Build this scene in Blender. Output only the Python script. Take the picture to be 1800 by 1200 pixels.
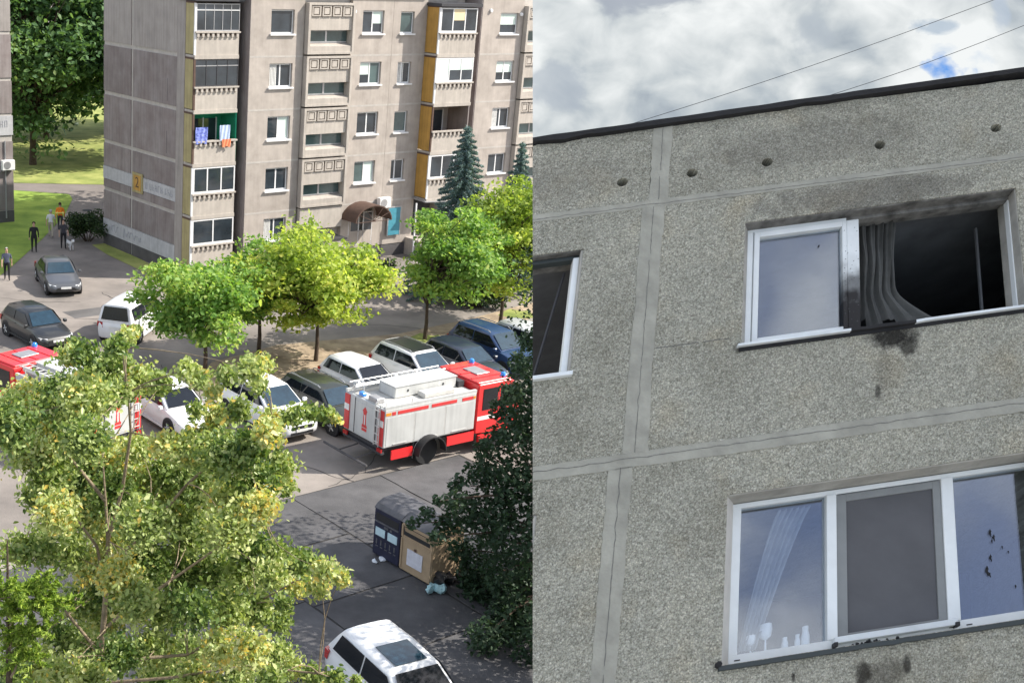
import bpy, bmesh, math, random
import numpy as np
from mathutils import Vector, Matrix, noise
R = math.radians
random.seed(11); rng = np.random.default_rng(7)
scn = bpy.context.scene
for o in list(bpy.data.objects): bpy.data.objects.remove(o)
col = scn.collection

# ------------------------------------------------------------------ camera
CAM = Vector((0.0, 0.0, 16.95))
cr, cu, cw = Vector((.99920, .01176, .03819)), Vector((-.03996, .29395, .95499)), Vector((0, .95575, -.29418))
cd = bpy.data.cameras.new('camera'); cam = bpy.data.objects.new('camera', cd); col.objects.link(cam)
cd.sensor_width = 36; cd.lens = 44.10; cd.shift_x = .2406; cd.clip_start = .1; cd.clip_end = 2000
cam.matrix_world = Matrix(((cr.x, cu.x, -cw.x, CAM.x), (cr.y, cu.y, -cw.y, CAM.y), (cr.z, cu.z, -cw.z, CAM.z), (0, 0, 0, 1)))
scn.camera = cam

# ------------------------------------------------------------------ sky and sun
SUN_EL, SUN_B = R(42), R(3)
sdir = Vector((math.cos(SUN_B)*math.cos(SUN_EL), math.sin(SUN_B)*math.cos(SUN_EL), math.sin(SUN_EL)))
wd = bpy.data.worlds.new('World'); scn.world = wd; wd.use_nodes = True
nt = wd.node_tree; nt.nodes.clear()
def N_(nt, typ, **kw):
    n = nt.nodes.new(typ)
    for k, v in kw.items():
        if k.startswith('i_'):
            n.inputs[k[2:].replace('_', ' ')].default_value = v
        else: setattr(n, k, v)
    return n
def ramp(nt, fac, stops, interp='LINEAR'):
    n = nt.nodes.new('ShaderNodeValToRGB'); n.color_ramp.interpolation = interp
    e = n.color_ramp.elements
    while len(e) < len(stops): e.new(.5)
    for i, (p, c) in enumerate(stops):
        e[i].position = p; e[i].color = (c[0], c[1], c[2], 1) if not isinstance(c, (int, float)) else (c, c, c, 1)
    if fac is not None: nt.links.new(fac, n.inputs[0])
    return n.outputs[0]
sky = N_(nt, 'ShaderNodeTexSky', sky_type='NISHITA', sun_disc=False, sun_elevation=SUN_EL, sun_rotation=R(90)-SUN_B, altitude=100, dust_density=1.5)
bg = N_(nt, 'ShaderNodeBackground'); bg.inputs[1].default_value = .12; nt.links.new(sky.outputs[0], bg.inputs[0])
tc = N_(nt, 'ShaderNodeTexCoord')
cn = N_(nt, 'ShaderNodeTexNoise', i_Scale=5.2, i_Detail=7.0, i_Roughness=.5, i_Distortion=.5); nt.links.new(tc.outputs['Generated'], cn.inputs['Vector'])
cn2 = N_(nt, 'ShaderNodeTexNoise', i_Scale=5.0, i_Detail=5.0); nt.links.new(tc.outputs['Generated'], cn2.inputs['Vector'])
cloudcol = ramp(nt, cn2.outputs[0], [(.36, (.26, .31, .44)), (.60, (1.0, .99, .97))])
bgc = N_(nt, 'ShaderNodeBackground'); bgc.inputs[1].default_value = .84; nt.links.new(cloudcol, bgc.inputs[0])
mx = N_(nt, 'ShaderNodeMixShader'); nt.links.new(ramp(nt, cn.outputs[0], [(.42, 0), (.60, 1)]), mx.inputs[0])
nt.links.new(bg.outputs[0], mx.inputs[1]); nt.links.new(bgc.outputs[0], mx.inputs[2])
wo = N_(nt, 'ShaderNodeOutputWorld'); nt.links.new(mx.outputs[0], wo.inputs[0])
sl = bpy.data.lights.new('sun', 'SUN'); sl.energy = 3.7; sl.angle = R(.53); sl.color = (1, .94, .85)
so = bpy.data.objects.new('sun', sl); col.objects.link(so); so.location = (60, 0, 60)
so.rotation_euler = (-sdir).to_track_quat('-Z', 'Y').to_euler()
scn.view_settings.view_transform = 'Standard'; scn.view_settings.look = 'None'
scn.view_settings.exposure = 1.02; scn.view_settings.gamma = 1
scn.render.engine = 'CYCLES'

# ------------------------------------------------------------------ materials
MATS = {}
def mat(name, c, rough=.85, var=.12, scale=3.0, bump=0, bscale=60, metal=0, coat=0, c2=None, detail=6, spec=.4, obvar=0, streak=0):
    """plain surface colour with uneven tone, optional second colour in blotches and fine relief"""
    m = bpy.data.materials.new(name); m.use_nodes = True; t = m.node_tree
    b = t.nodes['Principled BSDF']; b.inputs['Roughness'].default_value = rough; b.inputs['Metallic'].default_value = metal
    b.inputs['Specular IOR Level'].default_value = spec
    if coat: b.inputs['Coat Weight'].default_value = coat; b.inputs['Coat Roughness'].default_value = .05
    tc = t.nodes.new('ShaderNodeTexCoord')
    n = N_(t, 'ShaderNodeTexNoise', i_Scale=scale, i_Detail=float(detail), i_Roughness=.6); t.links.new(tc.outputs['Object'], n.inputs['Vector'])
    c2 = c2 or c
    a = tuple(x*(1-var) for x in c); d = tuple(min(1, x*(1+var)) for x in c2)
    cc = ramp(t, n.outputs[0], [(.3, a), (.7, d)])
    if streak:
        mp = N_(t, 'ShaderNodeMapping'); mp.inputs['Scale'].default_value = (5, 5, .35); t.links.new(tc.outputs['Object'], mp.inputs[0])
        ns = N_(t, 'ShaderNodeTexNoise', i_Scale=1.2, i_Detail=6.0); t.links.new(mp.outputs[0], ns.inputs['Vector'])
        mm = N_(t, 'ShaderNodeMix', data_type='RGBA', blend_type='MULTIPLY'); mm.inputs[0].default_value = streak
        t.links.new(cc, mm.inputs[6]); t.links.new(ramp(t, ns.outputs[0], [(.35, .45), (.6, 1.0)]), mm.inputs[7]); cc = mm.outputs[2]
    if obvar:
        oi = t.nodes.new('ShaderNodeObjectInfo'); mm = N_(t, 'ShaderNodeMix', data_type='RGBA', blend_type='MULTIPLY'); mm.inputs[0].default_value = 1
        t.links.new(cc, mm.inputs[6]); t.links.new(ramp(t, oi.outputs['Random'], [(0, 1-obvar), (1, 1.0)]), mm.inputs[7]); cc = mm.outputs[2]
    t.links.new(cc, b.inputs['Base Color'])
    if bump:
        n2 = N_(t, 'ShaderNodeTexNoise', i_Scale=float(bscale), i_Detail=4.0); t.links.new(tc.outputs['Object'], n2.inputs['Vector'])
        bp = N_(t, 'ShaderNodeBump'); bp.inputs['Strength'].default_value = bump; bp.inputs['Distance'].default_value = .02
        t.links.new(n2.outputs[0], bp.inputs['Height']); t.links.new(bp.outputs[0], b.inputs['Normal'])
    MATS[name] = m; return m
def paint(name, c, rough=.35, coat=.6): return mat(name, c, rough=rough, var=.05, scale=2, coat=coat, spec=.5)
def glass(name, c, rough=.06, refl=.5):
    m = mat(name, c, rough=rough, var=.25, scale=1.5, spec=refl); return m
def leafmat(name, stops, trans=.35, rough=.55):
    m = bpy.data.materials.new(name); m.use_nodes = True; t = m.node_tree
    b = t.nodes['Principled BSDF']; b.inputs['Roughness'].default_value = rough; b.inputs['Specular IOR Level'].default_value = .3
    at = t.nodes.new('ShaderNodeAttribute'); at.attribute_name = 'tint'
    c = ramp(t, at.outputs['Fac'], stops); t.links.new(c, b.inputs['Base Color'])
    tr = t.nodes.new('ShaderNodeBsdfTranslucent'); br = N_(t, 'ShaderNodeMix', data_type='RGBA', blend_type='MULTIPLY'); br.inputs[0].default_value = 1
    br.inputs[7].default_value = (1.25, 1.3, .55, 1); t.links.new(c, br.inputs[6]); t.links.new(br.outputs[2], tr.inputs[0])
    ms = t.nodes.new('ShaderNodeMixShader'); ms.inputs[0].default_value = trans
    t.links.new(b.outputs[0], ms.inputs[1]); t.links.new(tr.outputs[0], ms.inputs[2])
    t.links.new(ms.outputs[0], t.nodes['Material Output'].inputs[0]); MATS[name] = m; return m

# ------------------------------------------------------------------ mesh helpers
class MB:
    def __init__(s, xf=None): s.v = []; s.f = []; s.xf = xf
    def add(s, vs, fs):
        k = len(s.v); s.v += [tuple(v) for v in vs]; s.f += [tuple(i+k for i in f) for f in fs]; return s
    def box(s, x0, x1, y0, y1, z0, z1):
        return s.add([(x0,y0,z0),(x1,y0,z0),(x1,y1,z0),(x0,y1,z0),(x0,y0,z1),(x1,y0,z1),(x1,y1,z1),(x0,y1,z1)],
                     [(0,3,2,1),(4,5,6,7),(0,1,5,4),(1,2,6,5),(2,3,7,6),(3,0,4,7)])
    def hexa(s, p):
        return s.add(p, [(0,3,2,1),(4,5,6,7),(0,1,5,4),(1,2,6,5),(2,3,7,6),(3,0,4,7)])
    def slab(s, pts, d):
        """flat polygon pts given thickness along vector d"""
        n = len(pts); d = Vector(d); a = [Vector(p) for p in pts]; b = [p+d for p in a]
        return s.add(a+b, [tuple(range(n))[::-1], tuple(range(n, 2*n))]+[(i, (i+1) % n, n+(i+1) % n, n+i) for i in range(n)])
    def tube(s, pts, rad, n=6):
        pts = [Vector(p) for p in pts]; m = len(pts)
        if isinstance(rad, (int, float)): rad = [rad]*m
        k = len(s.v); ref = Vector((.31, .17, .93))
        for i, p in enumerate(pts):
            t = (pts[min(i+1, m-1)]-pts[max(i-1, 0)]).normalized()
            a = t.cross(ref)
            if a.length < .05: a = t.cross(Vector((1, 0, 0)))
            a.normalize(); b = t.cross(a)
            for j in range(n):
                q = 2*math.pi*j/n; s.v.append(tuple(p+(a*math.cos(q)+b*math.sin(q))*rad[i]))
        for i in range(m-1):
            for j in range(n):
                s.f.append((k+i*n+j, k+i*n+(j+1) % n, k+(i+1)*n+(j+1) % n, k+(i+1)*n+j))
        s.f.append(tuple(k+j for j in range(n))[::-1]); s.f.append(tuple(k+(m-1)*n+j for j in range(n))); return s
    def loft(s, rings, cap=True):
        k = len(s.v); n = len(rings[0])
        for r in rings: s.v += [tuple(p) for p in r]
        for i in range(len(rings)-1):
            for j in range(n):
                s.f.append((k+i*n+j, k+i*n+(j+1) % n, k+(i+1)*n+(j+1) % n, k+(i+1)*n+j))
        if cap: s.f.append(tuple(k+j for j in range(n))[::-1]); s.f.append(tuple(k+(len(rings)-1)*n+j for j in range(n)))
        return s
    def lathe(s, prof, c=(0,0,0), axis='z', n=12):
        rings = []
        for (r_, h) in prof:
            ring = []
            for j in range(n):
                q = 2*math.pi*j/n; a, b = r_*math.cos(q), r_*math.sin(q)
                p = (a, b, h) if axis == 'z' else ((a, h, b) if axis == 'y' else (h, a, b))
                ring.append((p[0]+c[0], p[1]+c[1], p[2]+c[2]))
            rings.append(ring)
        return s.loft(rings)
    def mesh(s, name):
        me = bpy.data.meshes.new(name)
        v = [s.xf(*p) for p in s.v] if s.xf else s.v
        me.from_pydata([tuple(p) for p in v], [], s.f); me.update(); return me
    def build(s, name, m, parent=None, smooth=0, bevel=0, fixn=True):
        me = s.mesh(name)
        if fixn or bevel:
            bm = bmesh.new(); bm.from_mesh(me); bmesh.ops.recalc_face_normals(bm, faces=bm.faces)
            if bevel: bmesh.ops.bevel(bm, geom=bm.edges, offset=bevel, segments=1, affect='EDGES', clamp_overlap=True)
            bm.to_mesh(me); bm.free()
        return link(name, me, m, parent, smooth)
def link(name, me, m, parent=None, smooth=0):
    if m is not None:
        for x in (m if isinstance(m, (list, tuple)) else [m]): me.materials.append(MATS[x] if isinstance(x, str) else x)
    if smooth:
        me.shade_smooth(); me.set_sharp_from_angle(angle=R(smooth))
    o = bpy.data.objects.new(name, me); col.objects.link(o)
    if parent: o.parent = parent
    return o
def empty(name, loc=(0,0,0), rz=0):
    o = bpy.data.objects.new(name, None); col.objects.link(o); o.location = loc; o.rotation_euler = (0, 0, rz); o.empty_display_size = .2; return o
def tag(o, label, cat, group=None):
    o['label'] = label; o['category'] = cat
    if group: o['group'] = group
    return o
def kind(o, k): o['kind'] = k; return o
def share(name, me, parent, loc=(0,0,0), rot=(0,0,0), sc=(1,1,1)):
    o = bpy.data.objects.new(name, me); col.objects.link(o); o.parent = parent; o.location = loc; o.rotation_euler = rot; o.scale = sc; return o
def copy_tree(o, parent=None):
    c = o.copy(); col.objects.link(c); c.parent = parent
    for ch in list(o.children): copy_tree(ch, c)
    return c
def holed(outer, holes, depth, ax):
    """panel with openings: 2D outline + hole outlines -> closed slab; ax(a,b,d) gives the 3D point, d = 0 front, depth back. Returns bmesh with uv=(a,b)"""
    bm = bmesh.new(); es = []
    for lp in [outer]+holes:
        vs = [bm.verts.new((p[0], p[1], 0)) for p in lp]
        for i in range(len(vs)): es.append(bm.edges.new((vs[i], vs[(i+1) % len(vs)])))
    bmesh.ops.triangle_fill(bm, use_beauty=True, edges=es)
    r = bmesh.ops.extrude_face_region(bm, geom=bm.faces[:])
    for g_ in r['geom']:
        if isinstance(g_, bmesh.types.BMVert): g_.co.z = depth
    uv = bm.loops.layers.uv.new('wall')
    for f in bm.faces:
        for l in f.loops: l[uv].uv = (l.vert.co.x, l.vert.co.y)
    for v in bm.verts: v.co = Vector(ax(v.co.x, v.co.y, v.co.z))
    bmesh.ops.recalc_face_normals(bm, faces=bm.faces)
    return bm
def from_bm(name, bm, m, parent=None, smooth=0):
    me = bpy.data.meshes.new(name); bm.to_mesh(me); bm.free(); return link(name, me, m, parent, smooth)
def rect(a0, a1, b0, b1): return [(a0, b0), (a1, b0), (a1, b1), (a0, b1)]
def text_mesh(name, s, size, m, parent, xf, depth=.004):
    cu_ = bpy.data.curves.new('tmp', 'FONT'); cu_.body = s; cu_.size = size; cu_.extrude = depth; cu_.align_x = 'CENTER'; cu_.align_y = 'CENTER'
    o = bpy.data.objects.new('tmp', cu_); col.objects.link(o); bpy.context.view_layer.update()
    me = bpy.data.meshes.new_from_object(o.evaluated_get(bpy.context.evaluated_depsgraph_get()))
    bpy.data.objects.remove(o); bpy.data.curves.remove(cu_)
    me.materials.clear(); me.name = name
    for v in me.vertices: v.co = Vector(xf(v.co.x, v.co.y, v.co.z))
    return link(name, me, m, parent)

# palette
mat('asphalt', (.195, .175, .158), rough=.92, var=.22, scale=.35, bump=.5, bscale=30, c2=(.26,.23,.205), detail=9)
mat('asphalt_dark', (.105, .10, .10), rough=.9, var=.25, scale=.5, bump=.5, bscale=30, detail=9, c2=(.13,.125,.12))
mat('path', (.20, .175, .16), rough=.92, var=.12, scale=.6, bump=.3, bscale=25)
mat('slab', (.10, .098, .102), rough=.9, var=.22, scale=.8, bump=.5, bscale=26, c2=(.125,.122,.125), obvar=.28, detail=9)
mat('joint', (.05, .047, .045), rough=1)
mat('soil', (.27, .20, .14), rough=1, var=.3, scale=1.1, bump=1, bscale=9, c2=(.38, .30, .21), detail=10)
mat('lawn', (.13, .25, .03), rough=1, var=.3, scale=.35, bump=1, bscale=14, c2=(.26, .34, .06), detail=9)
mat('lawn_dry', (.20, .27, .055), rough=1, var=.3, scale=.5, bump=1, bscale=12, c2=(.31, .32, .10), detail=9)
mat('kerb', (.33, .31, .28), var=.2, scale=2, bump=.3)
mat('concrete', (.41, .362, .32), rough=.9, var=.13, scale=1.2, bump=.3, bscale=45, c2=(.44, .392, .35), streak=.14, obvar=.07, detail=9)
mat('concrete_pale', (.47, .425, .375), rough=.9, var=.10, scale=2, bump=.2, bscale=45, streak=.2, obvar=.08)
mat('mortar', (.45, .42, .385), rough=.9, var=.12, scale=3, bump=.2)
mat('panel_grey', (.38, .345, .32), rough=.9, var=.12, scale=1.0, bump=.4, bscale=40, streak=.3, obvar=.12, detail=9)
mat('panel_brown', (.275, .225, .215), rough=.92, var=.13, scale=.9, bump=.4, bscale=40, c2=(.30, .27, .26), streak=.3, obvar=.15, detail=9)
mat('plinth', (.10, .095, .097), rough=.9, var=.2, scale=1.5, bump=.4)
mat('band_white', (.48, .48, .49), rough=.8, var=.12, scale=2.5, streak=.25)
mat('yellow_panel', (.50, .285, .07), rough=.6, var=.14, scale=1.5, streak=.3)
mat('olive_panel', (.40, .34, .17), rough=.7, var=.14, scale=1.5, streak=.35)
mat('brown_trim', (.10, .06, .045), rough=.7, var=.2)
mat('dark_trim', (.05, .05, .055), rough=.6)
mat('white_pvc', (.72, .72, .72), rough=.35, var=.05, scale=2)
mat('metal_grey', (.42, .42, .43), rough=.45, metal=.6, var=.15)
mat('pane', (.035, .045, .055), rough=.05, var=.5, scale=.6, spec=.9)
mat('pane_green', (.07, .11, .11), rough=.06, var=.4, scale=.5, spec=.9)
mat('blind', (.62, .72, .66), rough=.7, var=.05)
mat('blind_yellow', (.75, .62, .38), rough=.7, var=.05)
mat('curtain_white', (.66, .66, .64), rough=.9, var=.15, scale=6)
mat('green_wall', (.02, .30, .17), rough=.8, var=.15)
mat('teal', (.06, .26, .34), rough=.5, var=.15)
mat('ac_white', (.78, .78, .76), rough=.5, var=.06)
mat('bark', (.085, .062, .045), rough=1, var=.35, scale=8, bump=1, bscale=25)
mat('bark_pale', (.26, .205, .14), rough=1, var=.35, scale=8, bump=1, bscale=30)
mat('tyre', (.022, .022, .023), rough=.85, var=.2)
mat('rim', (.45, .46, .47), rough=.35, metal=.7, var=.1)
mat('black_plastic', (.025, .025, .027), rough=.55, var=.1)
mat('carglass', (.010, .013, .017), rough=.05, var=.2, spec=.5)
mat('carglass_blue', (.016, .04, .06), rough=.05, var=.3, spec=.7, coat=.25)
mat('headlight', (.7, .72, .74), rough=.12, spec=.8)
mat('taillight', (.42, .015, .015), rough=.2, coat=.6)
mat('plate', (.75, .75, .73), rough=.5)
paint('paint_white', (.78, .79, .80)); paint('paint_black', (.018, .02, .022)); paint('paint_grey', (.075, .08, .09))
paint('paint_green_black', (.03, .034, .028)); paint('paint_navy', (.02, .028, .05)); paint('paint_blue', (.02, .05, .13)); paint('paint_silver', (.5, .52, .54))
paint('fire_red', (.72, .022, .025), rough=.4); mat('fire_white', (.55, .56, .55), rough=.45, coat=.2, var=.08, scale=1.5, streak=.22, spec=.5)
mat('deck', (.56, .55, .52), rough=.6, var=.12, scale=3)
mat('stripe_red', (.62, .05, .05), rough=.5)
mat('amber', (.85, .28, .03), rough=.4)
mat('beacon', (.03, .25, .75), rough=.2, spec=.8)
mat('alu', (.62, .62, .60), rough=.45, metal=.35, var=.12)

FG_BLOBS=[(-1.58,0.57,9.8,0.24),(-1.32,1.11,9.76,0.28),(-0.62,0.68,10.67,0.16),(-0.54,1.02,10.72,0.15),(-0.33,0.55,10.73,0.18),(-0.29,1.94,9.92,0.33),(0.37,-1.08,11.41,0.15),(0.42,-0.08,11.28,0.14),(-0.01,2.04,10.11,0.23),(0.51,0.34,11.25,0.07),(-1.41,1.84,9.29,0.39),(-1.04,-1.78,10.42,0.32),(-0.58,-0.14,10.24,0.35),(-0.07,-1.17,10.63,0.33),(-0.78,0.2,9.58,0.37),(-1.27,0.34,9.16,0.32),(0.09,-2.24,10.43,0.31),(0.24,-0.65,10.5,0.17),(0.39,-0.51,10.51,0.17),(0.44,1.92,9.86,0.25),(0.9,0.61,10.28,0.18),(1.4,-0.78,11.01,0.15),(1.49,0.68,10.38,0.18),(1.79,-0.83,10.68,0.13),(1.48,0.27,9.99,0.13),(2.0,-0.86,10.97,0.15),(2.35,-2.29,11.55,0.17),(2.54,0.85,10.61,0.15),(2.47,-0.67,10.74,0.12),(1.84,-0.65,10.25,0.15),(-0.18,2.22,8.23,0.39),(0.38,1.71,8.68,0.25),(1.09,-0.97,9.88,0.2),(-0.68,2.12,8.03,0.41),(-0.83,0.18,8.85,0.32),(-1.24,0.82,8.15,0.2),(-0.48,-1.36,8.88,0.29),(-0.56,2.03,7.3,0.39),(0.09,0.88,8.18,0.37),(0.44,2.15,7.85,0.39),(0.97,1.81,8.23,0.35),(1.52,-0.93,9.79,0.28),(1.76,-0.64,9.87,0.26),(2.05,-1.54,9.97,0.31),(2.38,-1.63,10.11,0.27),(2.62,-2.0,10.53,0.19),(2.17,-0.46,10.29,0.17),(2.71,0.24,9.86,0.18),(2.99,-1.14,10.48,0.15),(3.3,0.41,9.97,0.14),(3.53,-0.37,10.22,0.12),(3.66,-0.44,10.2,0.08),(1.49,1.47,8.19,0.4),(2.03,-0.09,8.69,0.37),(2.48,-0.85,9.24,0.3),(2.83,-0.09,9.22,0.25),(2.99,0.47,8.64,0.14),(2.54,-2.04,9.41,0.24),(0.95,2.19,7.41,0.39),(0.89,-2.19,9.15,0.33),(0.06,1.15,7.31,0.37),(1.4,1.59,7.26,0.42),(2.11,-2.22,9.12,0.33),(2.42,1.32,7.11,0.3),(2.88,-0.62,7.99,0.19),(3.28,0.36,7.31,0.22),(3.51,-2.26,8.57,0.17),(3.85,-1.04,7.81,0.13),(3.53,-0.73,7.49,0.17),(3.23,1.05,6.52,0.19),(2.79,-1.4,8.0,0.21),(2.34,1.18,6.63,0.3),(1.81,1.98,6.3,0.39),(1.19,2.03,6.25,0.41),(-1.22,-0.72,7.91,0.22),(-0.87,-0.67,7.95,0.27),(-0.56,0.11,7.48,0.32),(-0.3,1.27,6.58,0.32),(0.52,-1.8,8.11,0.27),(0.65,1.14,6.79,0.36),(-0.57,1.37,5.84,0.32),(-0.1,1.65,5.48,0.33),(0.81,-2.13,7.84,0.27),(0.89,2.05,5.41,0.35),(1.63,-1.88,7.64,0.3),(2.11,-0.73,7.02,0.3),(2.56,0.51,6.35,0.27),(2.98,1.92,5.35,0.21),(3.01,-0.37,6.96,0.12),(-0.46,1.95,4.7,0.35),(-0.68,0.21,5.83,0.27),(0.41,-0.86,6.2,0.29),(-0.96,-0.84,5.92,0.3),(-1.19,-1.48,6.16,0.24),(-0.32,-1.94,6.48,0.27),(0.06,-1.62,6.2,0.27),(0.8,0.87,5.29,0.33),(1.31,2.28,4.34,0.36),(2.06,-1.56,6.8,0.29),(2.5,-2.08,7.13,0.25),(3.02,2.24,4.45,0.26),(3.22,0.08,5.49,0.18),(3.54,-0.22,5.58,0.16),(3.9,-0.6,5.77,0.14),(4.3,0.22,5.22,0.09),(0.85,1.5,4.27,0.34),(1.66,-0.2,5.38,0.31),(2.32,-0.36,5.56,0.29),(2.85,-2.04,6.59,0.2),(-0.11,0.96,6.31,0.19)]
FG_LIMBS=[[(-0.03,0.0,4.79),(0.0,0.0,5.66),(0.08,0.0,6.84),(0.11,0.0,7.77),(0.07,0.0,8.47),(0.02,0.0,9.26)],[(0.08,0.0,6.84),(-0.07,-0.0,7.66),(-0.44,-0.01,8.2),(-0.62,-0.01,8.24)],[(0.21,0.0,5.46),(0.77,0.12,5.57),(1.43,0.23,5.59),(2.09,0.35,5.99),(2.55,0.46,6.48),(3.21,0.58,6.88),(3.89,0.7,6.93)],[(0.11,0.0,7.77),(0.36,-0.18,8.76),(0.51,-0.35,9.8),(0.48,-0.53,10.52),(0.41,-0.71,11.3)],[(0.08,0.0,7.25),(0.75,0.09,7.95),(1.37,0.19,8.74),(2.0,0.28,9.33),(2.71,0.37,9.71),(3.53,0.46,9.91)],[(0.0,0.0,5.66),(-0.59,0.27,6.23),(-1.11,0.54,6.92),(-1.45,0.81,7.19)],[(0.11,0.0,6.21),(1.13,0.08,7.05),(2.05,0.16,7.77),(2.68,0.23,8.27)],[(0.07,0.0,8.47),(-0.56,0.23,9.14),(-1.14,0.46,9.81)],[(0.02,0.0,5.12),(1.19,-0.24,5.43),(2.41,-0.47,5.85),(3.61,-0.71,5.92)]]
DK_BLOBS=[(-1.66,-0.72,7.85,0.3),(-1.99,-1.69,7.54,0.35),(-1.17,0.67,6.64,0.54),(-2.03,-1.2,6.62,0.33),(-1.53,-0.66,6.3,0.52),(-1.79,1.2,5.29,0.36),(-1.31,0.7,5.0,0.64),(-1.8,1.12,4.4,0.48),(-2.5,-0.66,4.84,0.34),(-1.34,-0.54,5.32,0.76),(-2.34,0.28,3.8,0.47),(-1.97,-0.57,4.02,0.76),(-1.35,-1.21,4.16,0.82),(-3.12,-0.83,3.92,0.27),(-3.3,-1.7,3.82,0.32),(-3.8,-2.12,3.98,0.17),(-3.75,-0.04,2.63,0.25),(-4.13,-0.14,2.4,0.19),(-3.19,-0.07,2.33,0.37),(-2.84,-0.5,2.96,0.61),(-2.26,-1.05,3.08,0.75),(-1.67,-1.9,3.18,0.8),(-3.85,-2.47,3.13,0.23),(-2.66,0.46,1.4,0.41),(-2.1,0.75,1.02,0.7),(-1.65,-0.97,1.58,0.75),(-0.65,0.47,0.34,0.79),(-2.25,0.43,0.29,0.47),(-1.78,0.16,0.25,0.69),(-1.41,-1.54,0.38,0.74),(-2.1,0.38,0.25,0.41),(-2.4,-2.56,0.42,0.51),(-1.51,-1.4,0.25,0.65),(-1.24,-2.85,0.25,0.57),(-1.96,-2.15,0.25,0.43),(-2.45,0.42,0.82,0.35),(-0.23,0.15,6.06,1.09),(-0.32,-1.2,4.2,1.2),(0.51,1.01,1.0,1.29),(1.12,0.01,4.56,1.25),(1.33,-0.23,2.35,1.24),(-0.87,-3.76,1.51,0.82)]
CON=[(-0.01,-0.2,8.52),(0.32,-0.2,8.63),(0.15,-0.2,8.23),(0.47,-0.2,8.37),(0.07,-0.2,7.83),(0.38,-0.2,7.93),(0.62,-0.2,8.38),(0.18,-0.2,7.57)]
# ================================================================== SETTING
def poly(name, pts, z, m, th=None):
    mb = MB()
    if th: mb.slab([(x, y, z-th) for x, y in pts], (0, 0, th))
    else: mb.add([(x, y, z) for x, y in pts], [tuple(range(len(pts)))])
    return kind(mb.build(name, m), 'structure')
poly('ground', [(-500, -60), (500, -60), (500, 900), (-500, 900)], 0, 'asphalt')
poly('lawn', [(-60, 89.8), (-18.6, 89.6), (-14.5, 88.9), (-14.0, 87.3), (-13.6, 81.3), (-13.75, 74.3), (-14.15, 67), (-14.4, 64.6), (-60, 66)], .02, 'lawn')
poly('far_lawn', [(-120, 92.6), (-19, 92.6), (-12.6, 93.3), (30, 94), (60, 190), (-150, 190)], .02, 'lawn_dry')
poly('path', [(-120, 89.8), (-18.6, 89.75), (-14.2, 89.0), (-13.7, 87.2), (-13.3, 81.2), (-13.5, 74.4), (-10.4, 74.4), (-8.8, 82), (-8.5, 93.2), (-12.6, 93.2), (-19, 92.5), (-120, 92.5)], .012, 'path')
poly('verge', [(-3.2, 48.0), (.1, 47.6), (3.2, 52.0), (5.7, 54.3), (8.9, 56.3), (13.3, 60.6), (24, 68.5), (23, 71), (13.9, 63.8), (9.9, 60.0), (6.2, 57.0), (3.4, 55.8), (.5, 54.5), (-2.3, 51.6)], .03, 'soil')
poly('wall_verge', [(-10.6, 73.2), (-9.4, 70.9), (-5.2, 64.6), (-4.4, 65.2), (-9.7, 73.9)], .02, 'lawn_dry')
for q in ([(6.6, 54.9), (8.4, 55.9), (8.6, 57.6), (6.9, 57.0)], [(9.2, 57.6), (11.0, 58.8), (11.4, 60.4), (9.6, 59.3)], [(11.2, 59.6), (14, 61.6), (14, 63.2), (11.9, 61.3)]):
    cx_, cy_ = sum(p[0] for p in q)/4, sum(p[1] for p in q)/4
    poly('grass_patch', [(cx_+(1.0+.25*math.sin(5*a_))*.95*math.cos(a_*math.pi/7)*1.1, cy_+.8*(1+.3*math.cos(3*a_))*math.sin(a_*math.pi/7)) for a_ in range(14)], .037, 'lawn_dry')
# kerb stones along the parking side of the verge
kb = [(.1, 47.45), (3.3, 51.85), (5.8, 54.15), (9.0, 56.1), (13.4, 60.45), (18, 64)]
kroot = kind(empty('kerb'), 'structure')
for i in range(len(kb)-1):
    a, b = Vector(kb[i]+(0,)), Vector(kb[i+1]+(0,)); L = (b-a).length; n = max(1, int(L/1.0)); d = (b-a)/n; nn = Vector((-d.y, d.x, 0)).normalized()*.08
    for k in range(n):
        p, q = a+d*(k+.02), a+d*(k+.98)
        MB().slab([p-nn, q-nn, q+nn, p+nn], (0, 0, .11+.01*random.random())).build('kerb_stone', 'kerb', kroot)
# worn concrete slabs of the yard in front of the bins
E1, E2 = Vector((.8145, .5802, 0)), Vector((.5802, -.8145, 0))
yard = kind(empty('yard_slabs'), 'structure')
MB().add([E1*9+E2*-30.2+Vector((0,0,.004)), E1*30.3+E2*-30.2+Vector((0,0,.004)), E1*30.3+E2*-13+Vector((0,0,.004)), E1*9+E2*-13+Vector((0,0,.004))], [(0,1,2,3)]).build('joint_bed', 'joint', yard)
S_, T_ = [9, 11.6, 15.3, 19.05, 22.75, 26.5, 30.2], [-30.15, -27.1, -24.0, -20.9, -17.8, -14.7]
for i in range(len(S_)-1):
    off = .9 if i == 4 else (0 if i % 2 else -.35)
    for j in range(len(T_)-1):
        g_ = .025+.02*random.random(); c = []
        s0, s1, t0, t1 = S_[i]+g_, S_[i+1]-g_, T_[j]+(off if j else 0)+g_, T_[j+1]+off-g_
        zs = .018+.012*random.random()
        pts = []
        for (sa, ta), (sb, tb) in zip([(s0, t0), (s1, t0), (s1, t1), (s0, t1)], [(s1, t0), (s1, t1), (s0, t1), (s0, t0)]):
            for k in range(4):
                f = k/4; pts.append(E1*(sa+(sb-sa)*f+random.uniform(-.022, .022))+E2*(ta+(tb-ta)*f+random.uniform(-.022, .022))+Vector((0, 0, zs+random.uniform(-.004, .004)-.016)))
        MB().slab(pts, (0, 0, .016)).build('paving_slab', 'slab', yard)
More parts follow.
